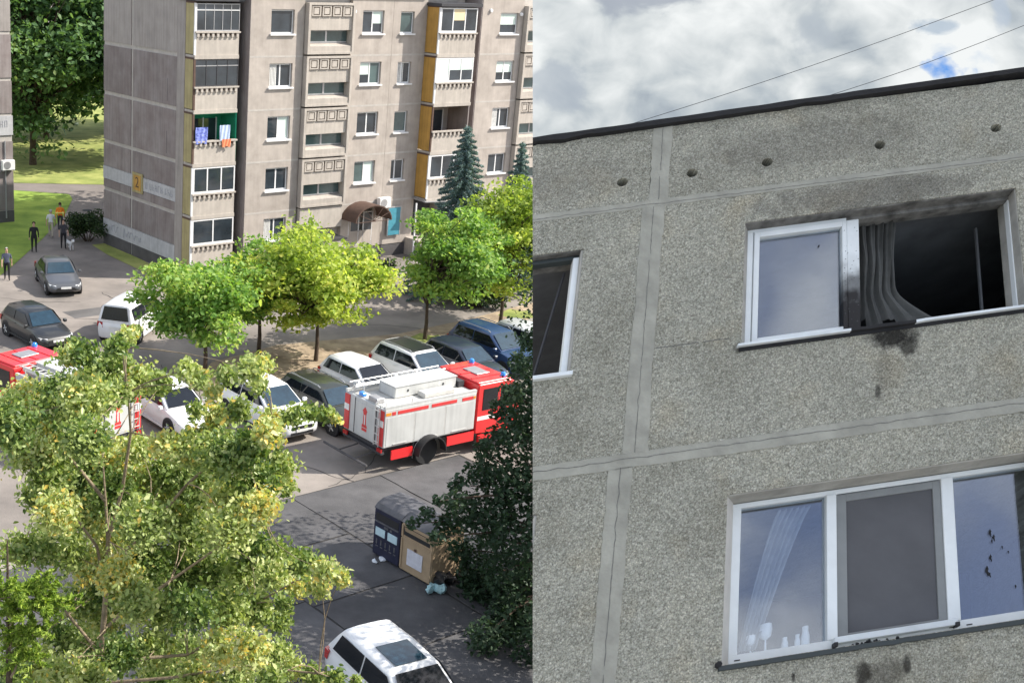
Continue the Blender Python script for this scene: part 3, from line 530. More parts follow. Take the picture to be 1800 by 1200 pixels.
# tulle curtain drawn aside, glassware on the inner sill
nu, nv = 40, 12; vs = []
for j in range(nv+1):
    f = j/nv
    for i in range(nu+1):
        g_ = i/nu; u = 1.45-.34*f**.8+(.30-.13*f)*g_; vs.append((u, -3.36-1.24*f, -.36+.025*math.sin(g_*34+2*f)))
mb = MB(WL); mb.add(vs, [(j*(nu+1)+i, j*(nu+1)+i+1, (j+1)*(nu+1)+i+1, (j+1)*(nu+1)+i) for j in range(nv) for i in range(nu)])
mat('tulle', (.40, .42, .44), rough=.9, var=.15, scale=6)
tl = mb.build('curtain', 'tulle', smooth=60, fixn=False); tl.location = FLOC; tag(tl, 'white tulle curtain gathered behind the lower left pane', 'curtain')
wbox(w2, 'inner_sill', .95, 3.8, -4.70, -4.64, -.85, -.33, fm)
mat('glassware', (.92, .94, .95), rough=.15, spec=.9)
def cup(u, h, r, lab, k):
    mb = MB(WL); mb.xf = lambda a, b, c: WL(u+.06+a, -4.64+c, -.37+b)
    pr2 = [(r*.55, 0), (r*.5, .012), (r*.18, .03), (r*.15, h*.45), (r*.8, h*.55), (r, h*.8), (r*.9, h), (r*.8, h), (r*.7, h*.62)] if k else [(r*.8, 0), (r*.85, h*.5), (r*.6, h*.75), (r*.62, h), (r*.3, h)]
    mb.lathe(pr2, n=14); o = mb.build('glass_holder' if k else 'ceramic_vase', 'glassware', smooth=50); o.location = FLOC; tag(o, lab, 'candle holder' if k else 'vase')
cup(1.17, .17, .045, 'shorter stemmed glass candle holder on the lower window sill', 1); cup(1.30, .25, .058, 'taller stemmed glass candle holder on the lower window sill', 1)
cup(1.47, .11, .035, 'smallest white vase right of the glass candle holders', 0); cup(1.58, .12, .03, 'slim white vase second from the window mullion', 0); cup(1.65, .18, .045, 'tallest white vase next to the window mullion', 0)
# --- the windows cut by the left edge of the facade
for (v0, v1, ur, lab) in ((-1.83, -.44, -.665, 'dark open window of the top storey at the left edge'), (-4.62, -3.19, -.825, 'sliver of the lower window at the left edge')):
    w3 = empty('window'); w3.parent = facade; w3['label'] = lab
    wbox(w3, 'jamb', ur-.085, ur-.025, v0+.05, v1-.06, -.17, -.05, fm, cut=True); wbox(w3, 'sill', -2.3, ur+.015, v0-.03, v0+.012, -.26, .05, 'sill_metal', cut=True); wbox(w3, 'head', -2.1, ur-.025, v1-.06, v1-.02, -.17, -.08, 'sill_dark', cut=True)
    wbox(w3, 'reveal_lining', -2.1, ur-.005, v1-.014, v1+.03, -.35, -.012, 'lintel_soot', cut=True)
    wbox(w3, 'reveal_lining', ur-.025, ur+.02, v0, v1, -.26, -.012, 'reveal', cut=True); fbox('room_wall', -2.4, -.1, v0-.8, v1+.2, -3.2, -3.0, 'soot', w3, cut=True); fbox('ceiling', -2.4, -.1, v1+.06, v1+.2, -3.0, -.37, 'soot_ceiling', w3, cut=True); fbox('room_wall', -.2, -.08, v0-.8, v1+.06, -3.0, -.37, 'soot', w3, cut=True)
    mb = MB(WL); mb.tube([(ur-.13, v1-.10, -.25), (ur-.32, v0+.05, -.5)], .016, 5); trim(mb.build('stay_bar', 'dark_trim', w3))
# cables over the roof
for lab, a, b in (('thin black cable over the roof, the upper of the two', (3.45, 13.55, 15.24), (7.95, 13.95, 16.93)), ('thin black cable over the roof, lower and further right', (5.45, 13.55, 15.60), (8.4, 13.95, 16.73))):
    a, b = Vector(a), Vector(b); o = MB().tube([a.lerp(b, k/10)-Vector((0, 0, .05*math.sin(math.pi*k/10))) for k in range(11)], .0032, 5).build('cable', 'plinth'); tag(o, lab, 'cable', 'cables over the roof')
# cloudy sky behind the roof line
def sky_cloud():
    m = bpy.data.materials.new('sky_clouds'); m.use_nodes = True; t = m.node_tree; t.nodes.clear(); Lk = t.links.new
    tc = t.nodes.new('ShaderNodeTexCoord'); mp = N_(t, 'ShaderNodeMapping'); mp.inputs['Scale'].default_value = (1, 1, 1.35); Lk(tc.outputs['Object'], mp.inputs[0])
    n1 = N_(t, 'ShaderNodeTexNoise', i_Scale=.62, i_Detail=3.0, i_Roughness=.5, i_Distortion=.3); n2 = N_(t, 'ShaderNodeTexNoise', i_Scale=1.7, i_Detail=9.0, i_Roughness=.52, i_Distortion=.35)
    for n in (n1, n2): Lk(mp.outputs[0], n.inputs['Vector'])
    mm = N_(t, 'ShaderNodeMath', operation='MULTIPLY_ADD'); Lk(n2.outputs[0], mm.inputs[0]); mm.inputs[1].default_value = .42; ad = N_(t, 'ShaderNodeMath', operation='MULTIPLY'); Lk(n1.outputs[0], ad.inputs[0]); ad.inputs[1].default_value = .74; Lk(ad.outputs[0], mm.inputs[2])
    c = ramp(t, mm.outputs[0], [(.40, (.22, .26, .31)), (.50, (.36, .40, .43)), (.58, (.50, .53, .54)), (.68, (.66, .68, .68))])
    # one blue hole near the roof
    sx = t.nodes.new('ShaderNodeSeparateXYZ'); Lk(tc.outputs['Object'], sx.inputs[0])
    def d2(s, c0, r):
        a = N_(t, 'ShaderNodeMath', operation='SUBTRACT'); Lk(s, a.inputs[0]); a.inputs[1].default_value = c0; d = N_(t, 'ShaderNodeMath', operation='DIVIDE'); Lk(a.outputs[0], d.inputs[0]); d.inputs[1].default_value = r
        p = N_(t, 'ShaderNodeMath', operation='MULTIPLY'); Lk(d.outputs[0], p.inputs[0]); Lk(d.outputs[0], p.inputs[1]); return p.outputs[0]
    def hole(c, x0, z0, rx, rz, colr, amt):
        s = N_(t, 'ShaderNodeMath', operation='ADD'); Lk(d2(sx.outputs[0], x0, rx), s.inputs[0]); Lk(d2(sx.outputs[2], z0, rz), s.inputs[1])
        w_ = N_(t, 'ShaderNodeMath', operation='MULTIPLY_ADD'); Lk(n2.outputs[0], w_.inputs[0]); w_.inputs[1].default_value = 5.5; w_.inputs[2].default_value = -2.7; s2 = N_(t, 'ShaderNodeMath', operation='ADD'); Lk(s.outputs[0], s2.inputs[0]); Lk(w_.outputs[0], s2.inputs[1])
        x = N_(t, 'ShaderNodeMix', data_type='RGBA'); Lk(ramp(t, s2.outputs[0], [(.2, amt), (1.0, 0)]), x.inputs[0]); Lk(c, x.inputs[6]); x.inputs[7].default_value = colr; return x.outputs[2]
    c = hole(c, 7.84, 16.10, .42, .30, (.42, .50, .60, 1), .8); c = hole(c, 7.78, 16.04, .36, .18, (.11, .27, .62, 1), 1); c = hole(c, 7.55, 16.45, .35, .10, (.33, .40, .48, 1), .8); c = hole(c, 8.25, 16.62, .12, .3, (.36, .42, .50, 1), .7); c = hole(c, 4.3, 16.65, .8, .28, (.30, .33, .38, 1), .8); c = hole(c, 3.2, 15.6, .5, .25, (.33, .37, .42, 1), .6); c = hole(c, 6.0, 16.3, .3, .25, (.36, .40, .44, 1), .6)
    em = N_(t, 'ShaderNodeEmission'); em.inputs[1].default_value = .68; Lk(c, em.inputs[0]); ou = N_(t, 'ShaderNodeOutputMaterial'); Lk(em.outputs[0], ou.inputs[0]); MATS['sky_clouds'] = m
sky_cloud()
mb = MB(); nx, nz = 24, 8; vs = []
for j in range(nz+1):
    for i in range(nx+1):
        f, g_ = i/nx, j/nz; vs.append((2.3+7.3*f, 14.6+.9*(1-(2*f-1)**2)*0+.5*g_*g_, 13.9+3.35*g_))
mb.add(vs, [(j*(nx+1)+i, j*(nx+1)+i+1, (j+1)*(nx+1)+i+1, (j+1)*(nx+1)+i) for j in range(nz) for i in range(nx)])
skyo = mb.build('sky', 'sky_clouds', smooth=60); trim(skyo, Vector((0, 0, 0))); kind(skyo, 'structure')
# unseen block added at the right to keep the sun off the facade
nb = empty('added_shade_block', (20, 3.2, 0)); tag(nb, 'tall grey concrete block right of the facade, unseen, added to shade it', 'apartment building')
MB().box(0, 9, 0, 11.6, 0, 31.4).build('wall', 'concrete', nb); MB().box(-.2, 9.2, -.2, 11.8, 31.4, 31.7).build('roof', 'dark_trim', nb)
for k in range(9):
    for j in range(4): MB().box(-.05, .05, 1.0+j*2.6, 2.5+j*2.6, 1.4+k*2.7, 2.8+k*2.7).build('window', 'pane', nb)
# ================================================================== COURTYARD APARTMENT BLOCK (left picture)
AZ = R(35.4576); Z0, ST = .58, 2.8
blk = empty('apartment_block', (-4.07, 65.53, 0), AZ); tag(blk, 'beige five-storey panel apartment block with brown end wall and yellow balcony sides', 'apartment building')
def B(name, x0, x1, y0, y1, z0, z1, m, par=None, bevel=0): return MB().box(x0, x1, y0, y1, z0, z1).build(name, m, par or blk, bevel=bevel)
ZT = Z0+5*ST+.75
# cores (mortar coloured so that joints between panels show)
B('core', .03, 2.95, 1.9, 10.13, 0, ZT-.05, 'mortar'); B('core', 3.3, 15.4, .27, 10.13, 0, ZT-.05, 'mortar'); B('core', 15.4, 19.2, .9, 10.13, 0, ZT-.05, 'mortar'); B('core', 19.45, 27.5, -.22, 10.13, 0, ZT-.05, 'mortar')
B('roof', -.15, 27.6, .3, 10.3, ZT-.05, ZT+.15, 'bitumen'); B('cornice', 3.1, 15.5, -.25, .3, ZT-.2, ZT+.1, 'concrete_pale')
# --- end wall panels
for k in range(5):
    z0, z1 = Z0+k*ST, Z0+(k+1)*ST
    for (a, b) in ((1.98, 6.68), (6.92, 10.15)):
        lo, hi = z0+.11, z1-.11
        if k == 4: hi = ZT-.05
        if k == 0: lo = 1.62
        segs = [(lo, hi)]
        if k == 1: segs = [(lo, 3.96), (4.76, hi)]
        for (s0, s1) in segs:
            if s1-s0 > .1: B('wall_panel', -.02, .03, a, b, s0, s1, 'panel_grey' if k == 4 else 'panel_brown')
B('corner_strip', -.025, .25, 1.18, 1.96, 0, ZT-.05, 'panel_grey')
B('lettered_band', -.045, .02, 1.9, 10.16, 3.99, 4.73, 'band_white'); B('lettered_band', -.045, .02, 1.9, 10.16, .72, 1.58, 'band_white')
for (a, b) in ((1.9, 6.72), (6.88, 10.16)): B('plinth_panel', -.03, .02, a, b, 0, .70, 'plinth')
for (z, s0) in ((8.98, 0), (6.18, 1)):
    B('expansion_strip', -.026, -.02, 2.9, 2.925, z+.3, z+1.5, 'plinth')
sg = B('house_number', -.10, -.047, 5.38, 6.55, 3.80, 4.92, 'olive_panel')
B('number_field', -.115, -.102, 5.56, 6.37, 3.93, 4.79, 'yellow_panel', sg)
text_mesh('digit', '2', .85, 'brown_trim', sg, lambda x, y, z: (-.118-z, 5.965-x, 4.36+y))
mat('ink_grey', (.33, .33, .36), rough=.8)
def worn_letters(name, par, P, n, h):
    # weathered lettering, too faded to read: upright strokes with short arms
    mb = MB(); a = 0
    for i in range(n):
        if i in (1, 6, 9): a += .18
        mb.tube([P(a, -h/2), P(a, h/2)], .02, 4); b_ = random.choice((h/2, 0, -h/2)); mb.tube([P(a, b_), P(a+.15, b_*random.choice((1, .4)))], .018, 4)
        if random.random() < .6: mb.tube([P(a+.15, -h/2), P(a+.15, h/2*random.choice((0, 1)))], .018, 4)
        a += .30
    return kind(mb.build(name, 'ink_grey', par), 'stuff')
worn_letters('faded_lettering', blk, lambda a, z: (-.05, 5.1-a, 4.36+z), 9, .34)
def scrawl(name, y0, zc, n, h, par):
    mb = MB(); y = y0
    for i in range(n):
        pts = [(-.05, y-.10*k_+.12*random.uniform(-1, 1), zc+h*random.uniform(-.5, .5)) for k_ in range(5)]; mb.tube(pts, .018, 4); y -= .42
    return mb.build(name, 'ink_grey', par)
scrawl('graffiti', 9.4, 1.15, 3, .5, blk); scrawl('graffiti', 7.6, 1.15, 5, .6, blk)
# --- windows of the front
def panewin(par, x0, x1, z0, z1, y, lites, fills, fr='white_pvc', sill=True, dep=.10):
    """recessed window: frame, one pane per light, sill"""
    w = empty('window'); w.parent = par
    MB().box(x0, x1, y+dep, y+dep+.06, z1-.06, z1).box(x0, x1, y+dep, y+dep+.06, z0, z0+.07).box(x0, x0+.06, y+dep, y+dep+.06, z0+.07, z1-.06).box(x1-.06, x1, y+dep, y+dep+.06, z0+.07, z1-.06).build('frame', fr, w)
    n = len(lites); xs = [x0+.06]
    tot = sum(lites)
    for l in lites: xs.append(xs[-1]+(x1-x0-.12)*l/tot)
    for i in range(n):
        if i: MB().box(xs[i]-.04, xs[i]+.04, y+dep-.005, y+dep+.065, z0+.07, z1-.06).build('mullion', fr, w)
        a, b = xs[i]+(.04 if i else 0), xs[i+1]-(.04 if i < n-1 else 0); kd = fills[i % len(fills)]
        MB().box(a, b, y+dep+.02, y+dep+.035, z0+.07, z1-.06).build('pane', 'pane_green' if kd in ('g', 'B') else 'pane', w)
        if kd in 'bBy': MB().box(a+.02, b-.02, y+dep+.012, y+dep+.018, z0+.07+(z1-z0)*(.0 if kd == 'B' else .38), z1-.07, ).build('blind', 'blind_yellow' if kd == 'y' else 'blind', w)
        if kd == 'c':
            mb = MB()
            for q in range(5): xx = a+.03+q*.09; mb.box(xx, xx+.06, y+dep+.010, y+dep+.018, z0+.09, z1-.08)
            mb.build('curtain', 'curtain_white', w)
    if sill: MB().box(x0-.10, x1+.08, y-.14, y+dep+.02, z0-.09, z0-.005).build('sill', 'white_pvc', w)
    return w
def bay(x0, x1, y, wins, zr=5, m='concrete'):
    """storey panels with their window openings"""
    for k in range(zr):
        z0, z1 = Z0+k*ST+.006, Z0+(k+1)*ST-.006
        if k: B('joint_strip', x0+.02, x1-.02, y-.006, y+.05, z0-.05, z0+.045, 'mortar')
        if k == 0: z0 = .75
        if k == 4: z1 = ZT-.22
        hs = [rect(a, b, Z0+k*ST+c, Z0+k*ST+d) for (a, b, c, d) in wins if not (k == 0 and (a, b) in SKIP)]
        from_bm('wall_panel', holed(rect(x0+.006, x1-.006, z0, z1), hs, .25, lambda a, b, d: (a, y+d, b)), m, blk)
    B('plinth_panel', x0+.01, x1-.01, y+.03, y+.2, 0, .73, 'plinth')
SKIP = {(13.50, 14.52)}
bay(3.22, 6.72, 0, [(4.54, 6.05, 1.17, 2.44)]); bay(9.98, 12.95, 0, [(10.74, 12.28, 1.17, 2.44)]); bay(12.95, 15.48, 0, [(13.50, 14.52, 1.17, 2.40)]); bay(19.36, 22.78, -.5, [(20.88, 22.37, 1.17, 2.40)]); bay(25.95, 27.5, -.5, [])
B('jamb_wall', 3.2, 3.3, .02, 1.9, 0, ZT-.2, 'panel_brown'); B('jamb_wall', 19.3, 19.44, -.48, .9, 0, ZT-.2, 'panel_brown')
fa = [('c', '.'), ('.', '.'), ('.', 'B'), ('c', '.'), ('.',)]
fb = [('c', 'c'), ('g', 'B'), ('.', '.'), ('b', 'g'), ('.', 'b')]
fc = [('.',), ('.', '.'), ('g',), ('c', '.'), ('g',)]
fd = [('.', '.'), ('.', '.'), ('c', '.'), ('b', 'b'), ('b',)]
for k in range(5):
    z = Z0+k*ST
    panewin(blk, 4.56, 6.03, z+1.19, z+2.42, .02, (1, 1) if k < 4 else (1,), fa[k]); 
    if k: panewin(blk, 10.76, 12.26, z+1.19, z+2.42, .02, (1, 1), fb[k]); panewin(blk, 13.52, 14.50, z+1.19, z+2.38, .02, (1, 2) if k in (1, 3) else (1,), fc[k])
    panewin(blk, 20.9, 22.35, z+1.19, z+2.38, -.48, (1, 1) if k < 4 else (1,), fd[k])
# --- protruding stairwell units with square coffers
sqm = None
def coffer_mesh():
    mb = MB()
    for (x0, x1, z0, z1) in ((-.27, .27, .21, .28), (-.27, .27, -.28, -.21), (-.27, -.19, -.21, .21), (.19, .27, -.21, .21)): mb.box(x0, x1, -.075, .0, z0, z1)
    me = mb.mesh('coffer'); me.materials.append(MATS['concrete_pale']); return me
sqm = coffer_mesh()
def coffer_back():
    me = MB().box(-.3, .3, -.012, 0, -.3, .3).mesh('coffer_back'); me.materials.append(MATS['brown_trim']); return me
cbk = coffer_back()
def coffer_core():
    me = MB().box(-.145, .145, -.06, -.012, -.165, .165).mesh('coffer_core'); me.materials.append(MATS['concrete_pale']); return me
ccr = coffer_core()
for (X0, X1, Y) in ((6.74, 9.96, 0), (22.80, 25.93, -.5)):
    for k in range(5):
        zb = Z0+k*ST+.12; u = empty('stair_unit'); u.parent = blk
        y0 = Y-.34; yi = Y-.22
        if k == 0:
            MB().box(X0+.1, X1-.1, yi, Y+.27, zb+1.5, zb+2.72).build('spandrel', 'concrete_pale', u); continue
        # surrounding frame
        MB().box(X0+.02, X1-.02, y0, Y+.27, zb+2.58, zb+2.70).box(X0+.02, X0+.17, y0, Y+.27, zb+.12, zb+2.58).box(X1-.17, X1-.02, y0, Y+.27, zb+.12, zb+2.58).box(X0+.02, X1-.02, y0, Y+.27, zb, zb+.12).build('surround', 'concrete_pale', u)
        MB().box(X0+.17, X1-.17, yi, Y+.27, zb+1.27, zb+2.58).build('spandrel', 'concrete_pale', u)
        n = 4; wd_ = (X1-X0-.4)/n
        for i in range(n):
            cx_ = X0+.2+wd_*(i+.5); s_ = wd_/.62
            for me, nm in ((cbk, 'coffer_back'), (sqm, 'coffer'), (ccr, 'coffer_core')): share(nm, me, u, (cx_, yi-.002, zb+2.27), (0, 0, 0), (s_, 1, .98))
        # sloping sill panel and the strip window
        MB().hexa([(X0+.17, y0+.04, zb+.12), (X1-.17, y0+.04, zb+.12), (X1-.17, Y+.2, zb+.12), (X0+.17, Y+.2, zb+.12), (X0+.17, y0+.04, zb+.42), (X1-.17, y0+.04, zb+.42), (X1-.17, Y+.2, zb+.56), (X0+.17, Y+.2, zb+.56)]).build('sloped_sill', 'concrete_pale', u)
        xm = (X0+X1)/2-.05
        MB().box(X0+.2, X1-.2, Y+.12, Y+.17, zb+.57, zb+.64).box(X0+.2, X1-.2, Y+.12, Y+.17, zb+1.20, zb+1.26).box(xm-.06, xm+.06, Y+.11, Y+.17, zb+.64, zb+1.20).build('strip_frame', 'metal_grey', u)
        for (a, b) in ((X0+.2, xm-.06), (xm+.06, X1-.2)): MB().box(a, b, Y+.14, Y+.155, zb+.64, zb+1.20).build('pane', 'pane_green', u)
        B('back_wall', X0+.17, X1-.17, Y+.19, Y+.26, zb+.5, zb+1.3, 'plinth', u)
# --- balcony stacks
toothm = MB().box(-.065, .065, -.10, 0, -.20, 0).mesh('tooth'); toothm.materials.append(MATS['concrete_pale'])
def balcony(x0, x1, yf, yb, k, side, glaze, nl, fills, par=blk, open_col=None):
    z = Z0+k*ST; b = empty('balcony'); b.parent = par
    MB().box(x0-.02, x1+.02, yf-.04, yb, z-.10, z+.10).build('floor_slab', 'concrete_pale', b)
    MB().box(x0, x1, yf, yf+.09, z+.10, z+1.08).build('parapet', 'concrete_pale', b)
    MB().box(x0-.03, x1+.03, yf-.13, yf+.12, z+1.22, z+1.30).build('coping', 'concrete_pale', b)
    MB().box(x0, x1, yf+.01, yf+.09, z+1.08, z+1.22).build('coping_bed', 'brown_trim', b)
    n = 9
    for i in range(n): share('tooth', toothm, b, (x0+.14+(x1-x0-.28)*i/(n-1), yf, z+1.22))
    # side wall panels
    MB().box(x0-.03, x0+.04, yf+.06, yb, z+.14, z+ST-.12).build('side_panel', side, b)
    MB().box(x0-.045, x0+.05, yf+.03, yb, z+ST-.12, z+ST-.02).build('side_trim', 'brown_trim', b)
    MB().box(x0-.05, x0+.06, yf-.02, yf+.06, z+.1, z+ST-.1).build('corner_post', 'brown_trim' if not glaze or glaze == 'dark' else 'white_pvc', b)
    zt, zb = z+ST-.12, z+1.30
    if glaze:
        fr = 'white_pvc' if glaze == 'white' else ('metal_grey' if glaze == 'thin' else 'dark_trim'); t = .075 if glaze == 'white' else .035
        y = yf-.02; gz = empty('glazing'); gz.parent = b
        MB().box(x0+.06, x1, y, y+.06, zt-t, zt).box(x0+.06, x1, y, y+.06, zb, zb+t+.03).box(x1-t, x1, y, y+.06, zb+t+.03, zt-t).box(x0+.06, x0+.06+t, y, y+.06, zb+t+.03, zt-t).build('frame', fr, gz)
        w_ = (x1-x0-.06)/nl
        for i in range(nl):
            a = x0+.06+i*w_
            if i: MB().box(a-t*.5, a+t*.5, y-.004, y+.064, zb+t+.03, zt-t).build('mullion', fr, gz)
            aa, bb = a+(t*.5 if i else t), a+w_-(t*.5 if i < nl-1 else t); kd = fills[i % len(fills)]
            MB().box(aa, bb, y+.02, y+.035, zb+t+.03, zt-t).build('pane', 'pane_green' if kd == 'B' else 'pane', gz)
            if kd in 'byB': MB().box(aa+.01, bb-.01, y+.012, y+.018, zb+t+.03+(zt-zb)*(.42 if kd != 'B' else 0), zt-t).build('blind', 'blind_yellow' if kd == 'y' else 'blind', gz)
        if glaze in ('thin', 'dark'): MB().box(x0+.06, x1, y-.003, y+.05, zb+.75*(zt-zb), zb+.75*(zt-zb)+.045).build('transom', 'metal_grey' if glaze == 'dark' else 'white_pvc', gz)
        MB().box(x0-.02, x0+.0, yf+.15, yf+.62, zb+.05, zt-.05).build('side_glass', 'white_pvc' if glaze == 'white' else 'dark_trim', gz)
    c_ = open_col or 'concrete'
    MB().box(x0+.04, x1+.4, yb-.06, yb, z+.1, z+ST-.1).build('back_wall', c_, b)
    MB().box(x1+.02, x1+.10, yf+.12, yb-.06, z+.1, z+ST-.1).build('partition', c_ if open_col else 'panel_brown', b)
    if open_col: MB().box(x0+.04, x1+.02, yf+.12, yb-.06, z+ST-.16, z+ST-.1).build('ceiling', c_, b)
    dx = x0+(x1-x0)*.58
    MB().box(dx, dx+.75, yb-.10, yb-.06, z+.12, z+2.25).build('balcony_door', 'pane', b); MB().box(dx-.08, dx, yb-.11, yb-.06, z+.12, z+2.3).box(dx+.75, dx+.83, yb-.11, yb-.06, z+.12, z+2.3).build('door_frame', 'white_pvc', b)
    MB().box(x0+.4, dx-.08, yb-.10, yb-.06, z+1.0, z+2.25).build('room_window', 'pane', b)
    return b
cs = [('white', 2, '..'), ('white', 3, '...'), (None, 0, ''), ('dark', 4, '....'), ('thin', 5, '.....')]
for k in range(5):
    gl, nl, fi = cs[k]
    balcony(0.03, 2.72, .30, 1.86, k, 'olive_panel', gl, nl, fi, open_col='green_wall' if k == 2 else None)
s2 = [('white', 2, '..'), ('white', 3, '...'), (None, 0, ''), ('white', 3, 'Bbb'), ('white', 3, '.y.')]
for k in range(1, 5):
    gl, nl, fi = s2[k]
    balcony(15.52, 18.42, -1.05, .86, k, 'yellow_panel', gl, nl, fi)
B('balcony_roof', 15.4, 18.6, -1.25, .9, Z0+5*ST-.05, Z0+5*ST+.12, 'dark_trim'); B('balcony_roof', -.1, 2.9, .1, 1.9, Z0+5*ST-.0, Z0+5*ST+.1, 'dark_trim')
# ground floor of the second stack: recessed entrance, window, stairs
B('entrance_wall', 15.5, 18.5, .5, .88, 0, 3.3, 'plinth'); panewin(blk, 17.3, 18.4, 1.2, 3.1, -1.0, (1, 1), ('.', 'c'), sill=False); B('entrance_pier', 17.25, 18.45, -.75, .5, 0, 3.2, 'concrete')
MB().slab([(15.3, -1.2, 3.32), (17.2, -1.2, 3.20), (17.2, .5, 3.30), (15.3, .5, 3.38)], (0, 0, .07)).build('porch_canopy', 'metal_grey', blk)
dr = B('entrance_door', 15.8, 16.7, .44, .5, 1.05, 3.1, 'dark_trim')
B('post', 14.72, 14.80, -1.1, -1.02, 0, 3.3, 'white_pvc')
for i in range(7): B('stair_step', 15.0, 16.9, -1.1-.30*(i+1), -1.1-.30*i, 0, 1.02-.15*i-.02, 'concrete_pale')
B('landing', 15.0, 17.2, -1.1, .5, 0, 1.04, 'concrete_pale')
for s_ in (15.0, 16.9):
    mb = MB(); mb.tube([(s_, -1.1, 1.9), (s_, -3.2, .95)], .025, 5)
    for i in range(4): mb.tube([(s_, -1.15-.65*i, .1), (s_, -1.15-.65*i, 1.88-.30*i)], .018, 4)
    mb.build('handrail', 'dark_trim', blk)
# barrel canopy over the other entrance
cx_, zc = 11.35, 2.55; ring = []
for yy in (-1.35, .0):
    ring.append([(cx_-1.35*math.cos(a), yy, zc+.95*math.sin(a)) for a in [math.pi*k/12 for k in range(13)]]+[(cx_-1.28*math.cos(a), yy, zc+.88*math.sin(a)) for a in [math.pi*k/12 for k in range(12, -1, -1)]])
MB().loft(ring).build('barrel_canopy', 'brown_trim', blk, smooth=40)
mb = MB()
for a in [math.pi*k/6 for k in range(7)]: mb.tube([(cx_, -1.33, zc), (cx_-1.3*math.cos(a), -1.33, zc+.9*math.sin(a))], .02, 4)
mb.build('canopy_ribs', 'brown_trim', blk); panewin(blk, 10.55, 11.35, .9, 2.75, -.10, (1,), ('.',), sill=False); panewin(blk, 11.65, 12.35, .4, 2.85, -.10, (1,), ('.',), sill=False)
B('entrance_wall', 6.1, 9.4, -1.3, -.02, 0, 1.7, 'concrete'); B('parapet_cap', 6.05, 9.45, -1.35, -.02, 1.7, 1.8, 'dark_trim')
ad = B('poster_board', 13.45, 14.35, -.16, -.10, 1.3, 2.95, 'teal'); MB().box(13.38, 13.45, -.17, -.09, 1.25, 3.0).box(14.35, 14.42, -.17, -.09, 1.25, 3.0).box(13.45, 14.35, -.17, -.09, 2.95, 3.02).build('board_frame', 'metal_grey', ad)
for (x, y, z) in ((10.1, -.02, 14.15), (20.0, -.52, 14.3), (23.05-.5, -.52, 14.1)):
    MB().lathe([(.01, -.10), (.10, -.09), (.12, 0)], (x, y, z), 'y', 10).build('wall_lamp', 'white_pvc', blk, smooth=40)
def on_block(x, y, z): 
    c, s = math.cos(AZ), math.sin(AZ); return (-4.07+c*x-s*y, 65.53+s*x+c*y, z)
def ac_unit(loc, rz, lab):
    a = empty('air_conditioner', loc, rz); tag(a, lab, 'air conditioner', 'air conditioners on the walls')
    MB().box(-.42, .42, -.32, 0, 0, .62).build('casing', 'ac_white', a, bevel=.02); MB().lathe([(.24, -.335), (.24, -.322), (.05, -.322)], (-.10, 0, .31), 'y', 16).build('fan_grille', 'metal_grey', a); MB().box(-.4, -.35, -.3, .05, -.06, 0).box(.35, .4, -.3, .05, -.06, 0).build('bracket', 'metal_grey', a)
ac_unit(on_block(12.95, -.06, 3.02), AZ, 'white air conditioner beside the barrel canopy, above the teal board')
# laundry on the green balcony
mat('towel_blue', (.03, .06, .42), rough=1, var=.5, scale=7, c2=(.25, .3, .7)); mat('towel_pale', (.48, .58, .78), rough=1); mat('cloth_orange', (.85, .28, .14), rough=1)
def cloth(name, x0, x1, ztop, h, m, lab, y=.18):
    n, q = 14, 8; vs = []
    for j in range(q+1):
        for i in range(n+1):
            f = i/n; vs.append((x0+(x1-x0)*f, y+.03*math.sin(f*17+j*.4), ztop-h*j/q-.03*math.sin(f*9)*(j/q)))
    mb = MB(); mb.add(vs, [(j*(n+1)+i, j*(n+1)+i+1, (j+1)*(n+1)+i+1, (j+1)*(n+1)+i) for j in range(q) for i in range(n)])
    o = mb.build(name, m, smooth=60, fixn=False); o.location = (-4.07, 65.53, 0); o.rotation_euler = (0, 0, AZ); tag(o, lab, 'laundry', 'laundry on the green balcony')
cloth('towel', .12, .85, Z0+2*ST+2.02, .85, 'towel_blue', 'blue patterned towel drying on the green balcony'); cloth('towel', 1.62, 2.25, Z0+2*ST+2.08, .80, 'towel_pale', 'pale blue towel drying on the green balcony'); cloth('cloth', 1.75, 2.28, Z0+2*ST+1.34, .40, 'cloth_orange', 'orange cloth hung over the balcony parapet', .13)
# ================================================================== second block, at the left edge
b2 = empty('apartment_block', (-16.4, 78.9, 0), AZ); tag(b2, 'grey panel apartment block cut by the left edge of the picture', 'apartment building')
MB().box(-22, -.03, .03, 9, 0, 14.8).build('core', 'mortar', b2)
for k in range(5):
    for (a, c) in ((-1.9, -.0), (-5.2, -2.1), (-9, -5.4)):
        z0, z1 = Z0+k*ST+.1, Z0+(k+1)*ST-.1
        if k == 1: MB().box(a, c, -.02, .03, z0, 5.15).build('wall_panel', 'panel_brown', b2)
        elif k == 2: MB().box(a, c, -.02, .03, 6.9, z1).build('wall_panel', 'panel_brown', b2)
        else: MB().box(a, c, -.02, .03, max(z0, .8), z1).build('wall_panel', 'panel_grey' if k == 4 else 'panel_brown', b2)
MB().box(-22, .02, -.045, .02, 5.55, 6.75).build('lettered_band', 'band_white', b2); MB().box(-22, -.0, -.03, .02, 0, .75).build('plinth_panel', 'plinth', b2)
worn_letters('faded_lettering', b2, lambda a, z: (-1.6+a, -.05, 6.25+z), 4, .4)
MB().tube([(-.55, -.07, .3), (-.55, -.07, 5.2)], .05, 6).tube([(-1.2, -.07, .3), (-1.2, -.07, 5.2)], .05, 6).build('drain_pipe', 'metal_grey', b2)
c_, s_ = math.cos(AZ), math.sin(AZ)
ac_unit((-16.4+c_*-.45+s_*.05, 78.9+s_*-.45-c_*.05, 3.4), AZ, 'white air conditioner on the block at the left edge')
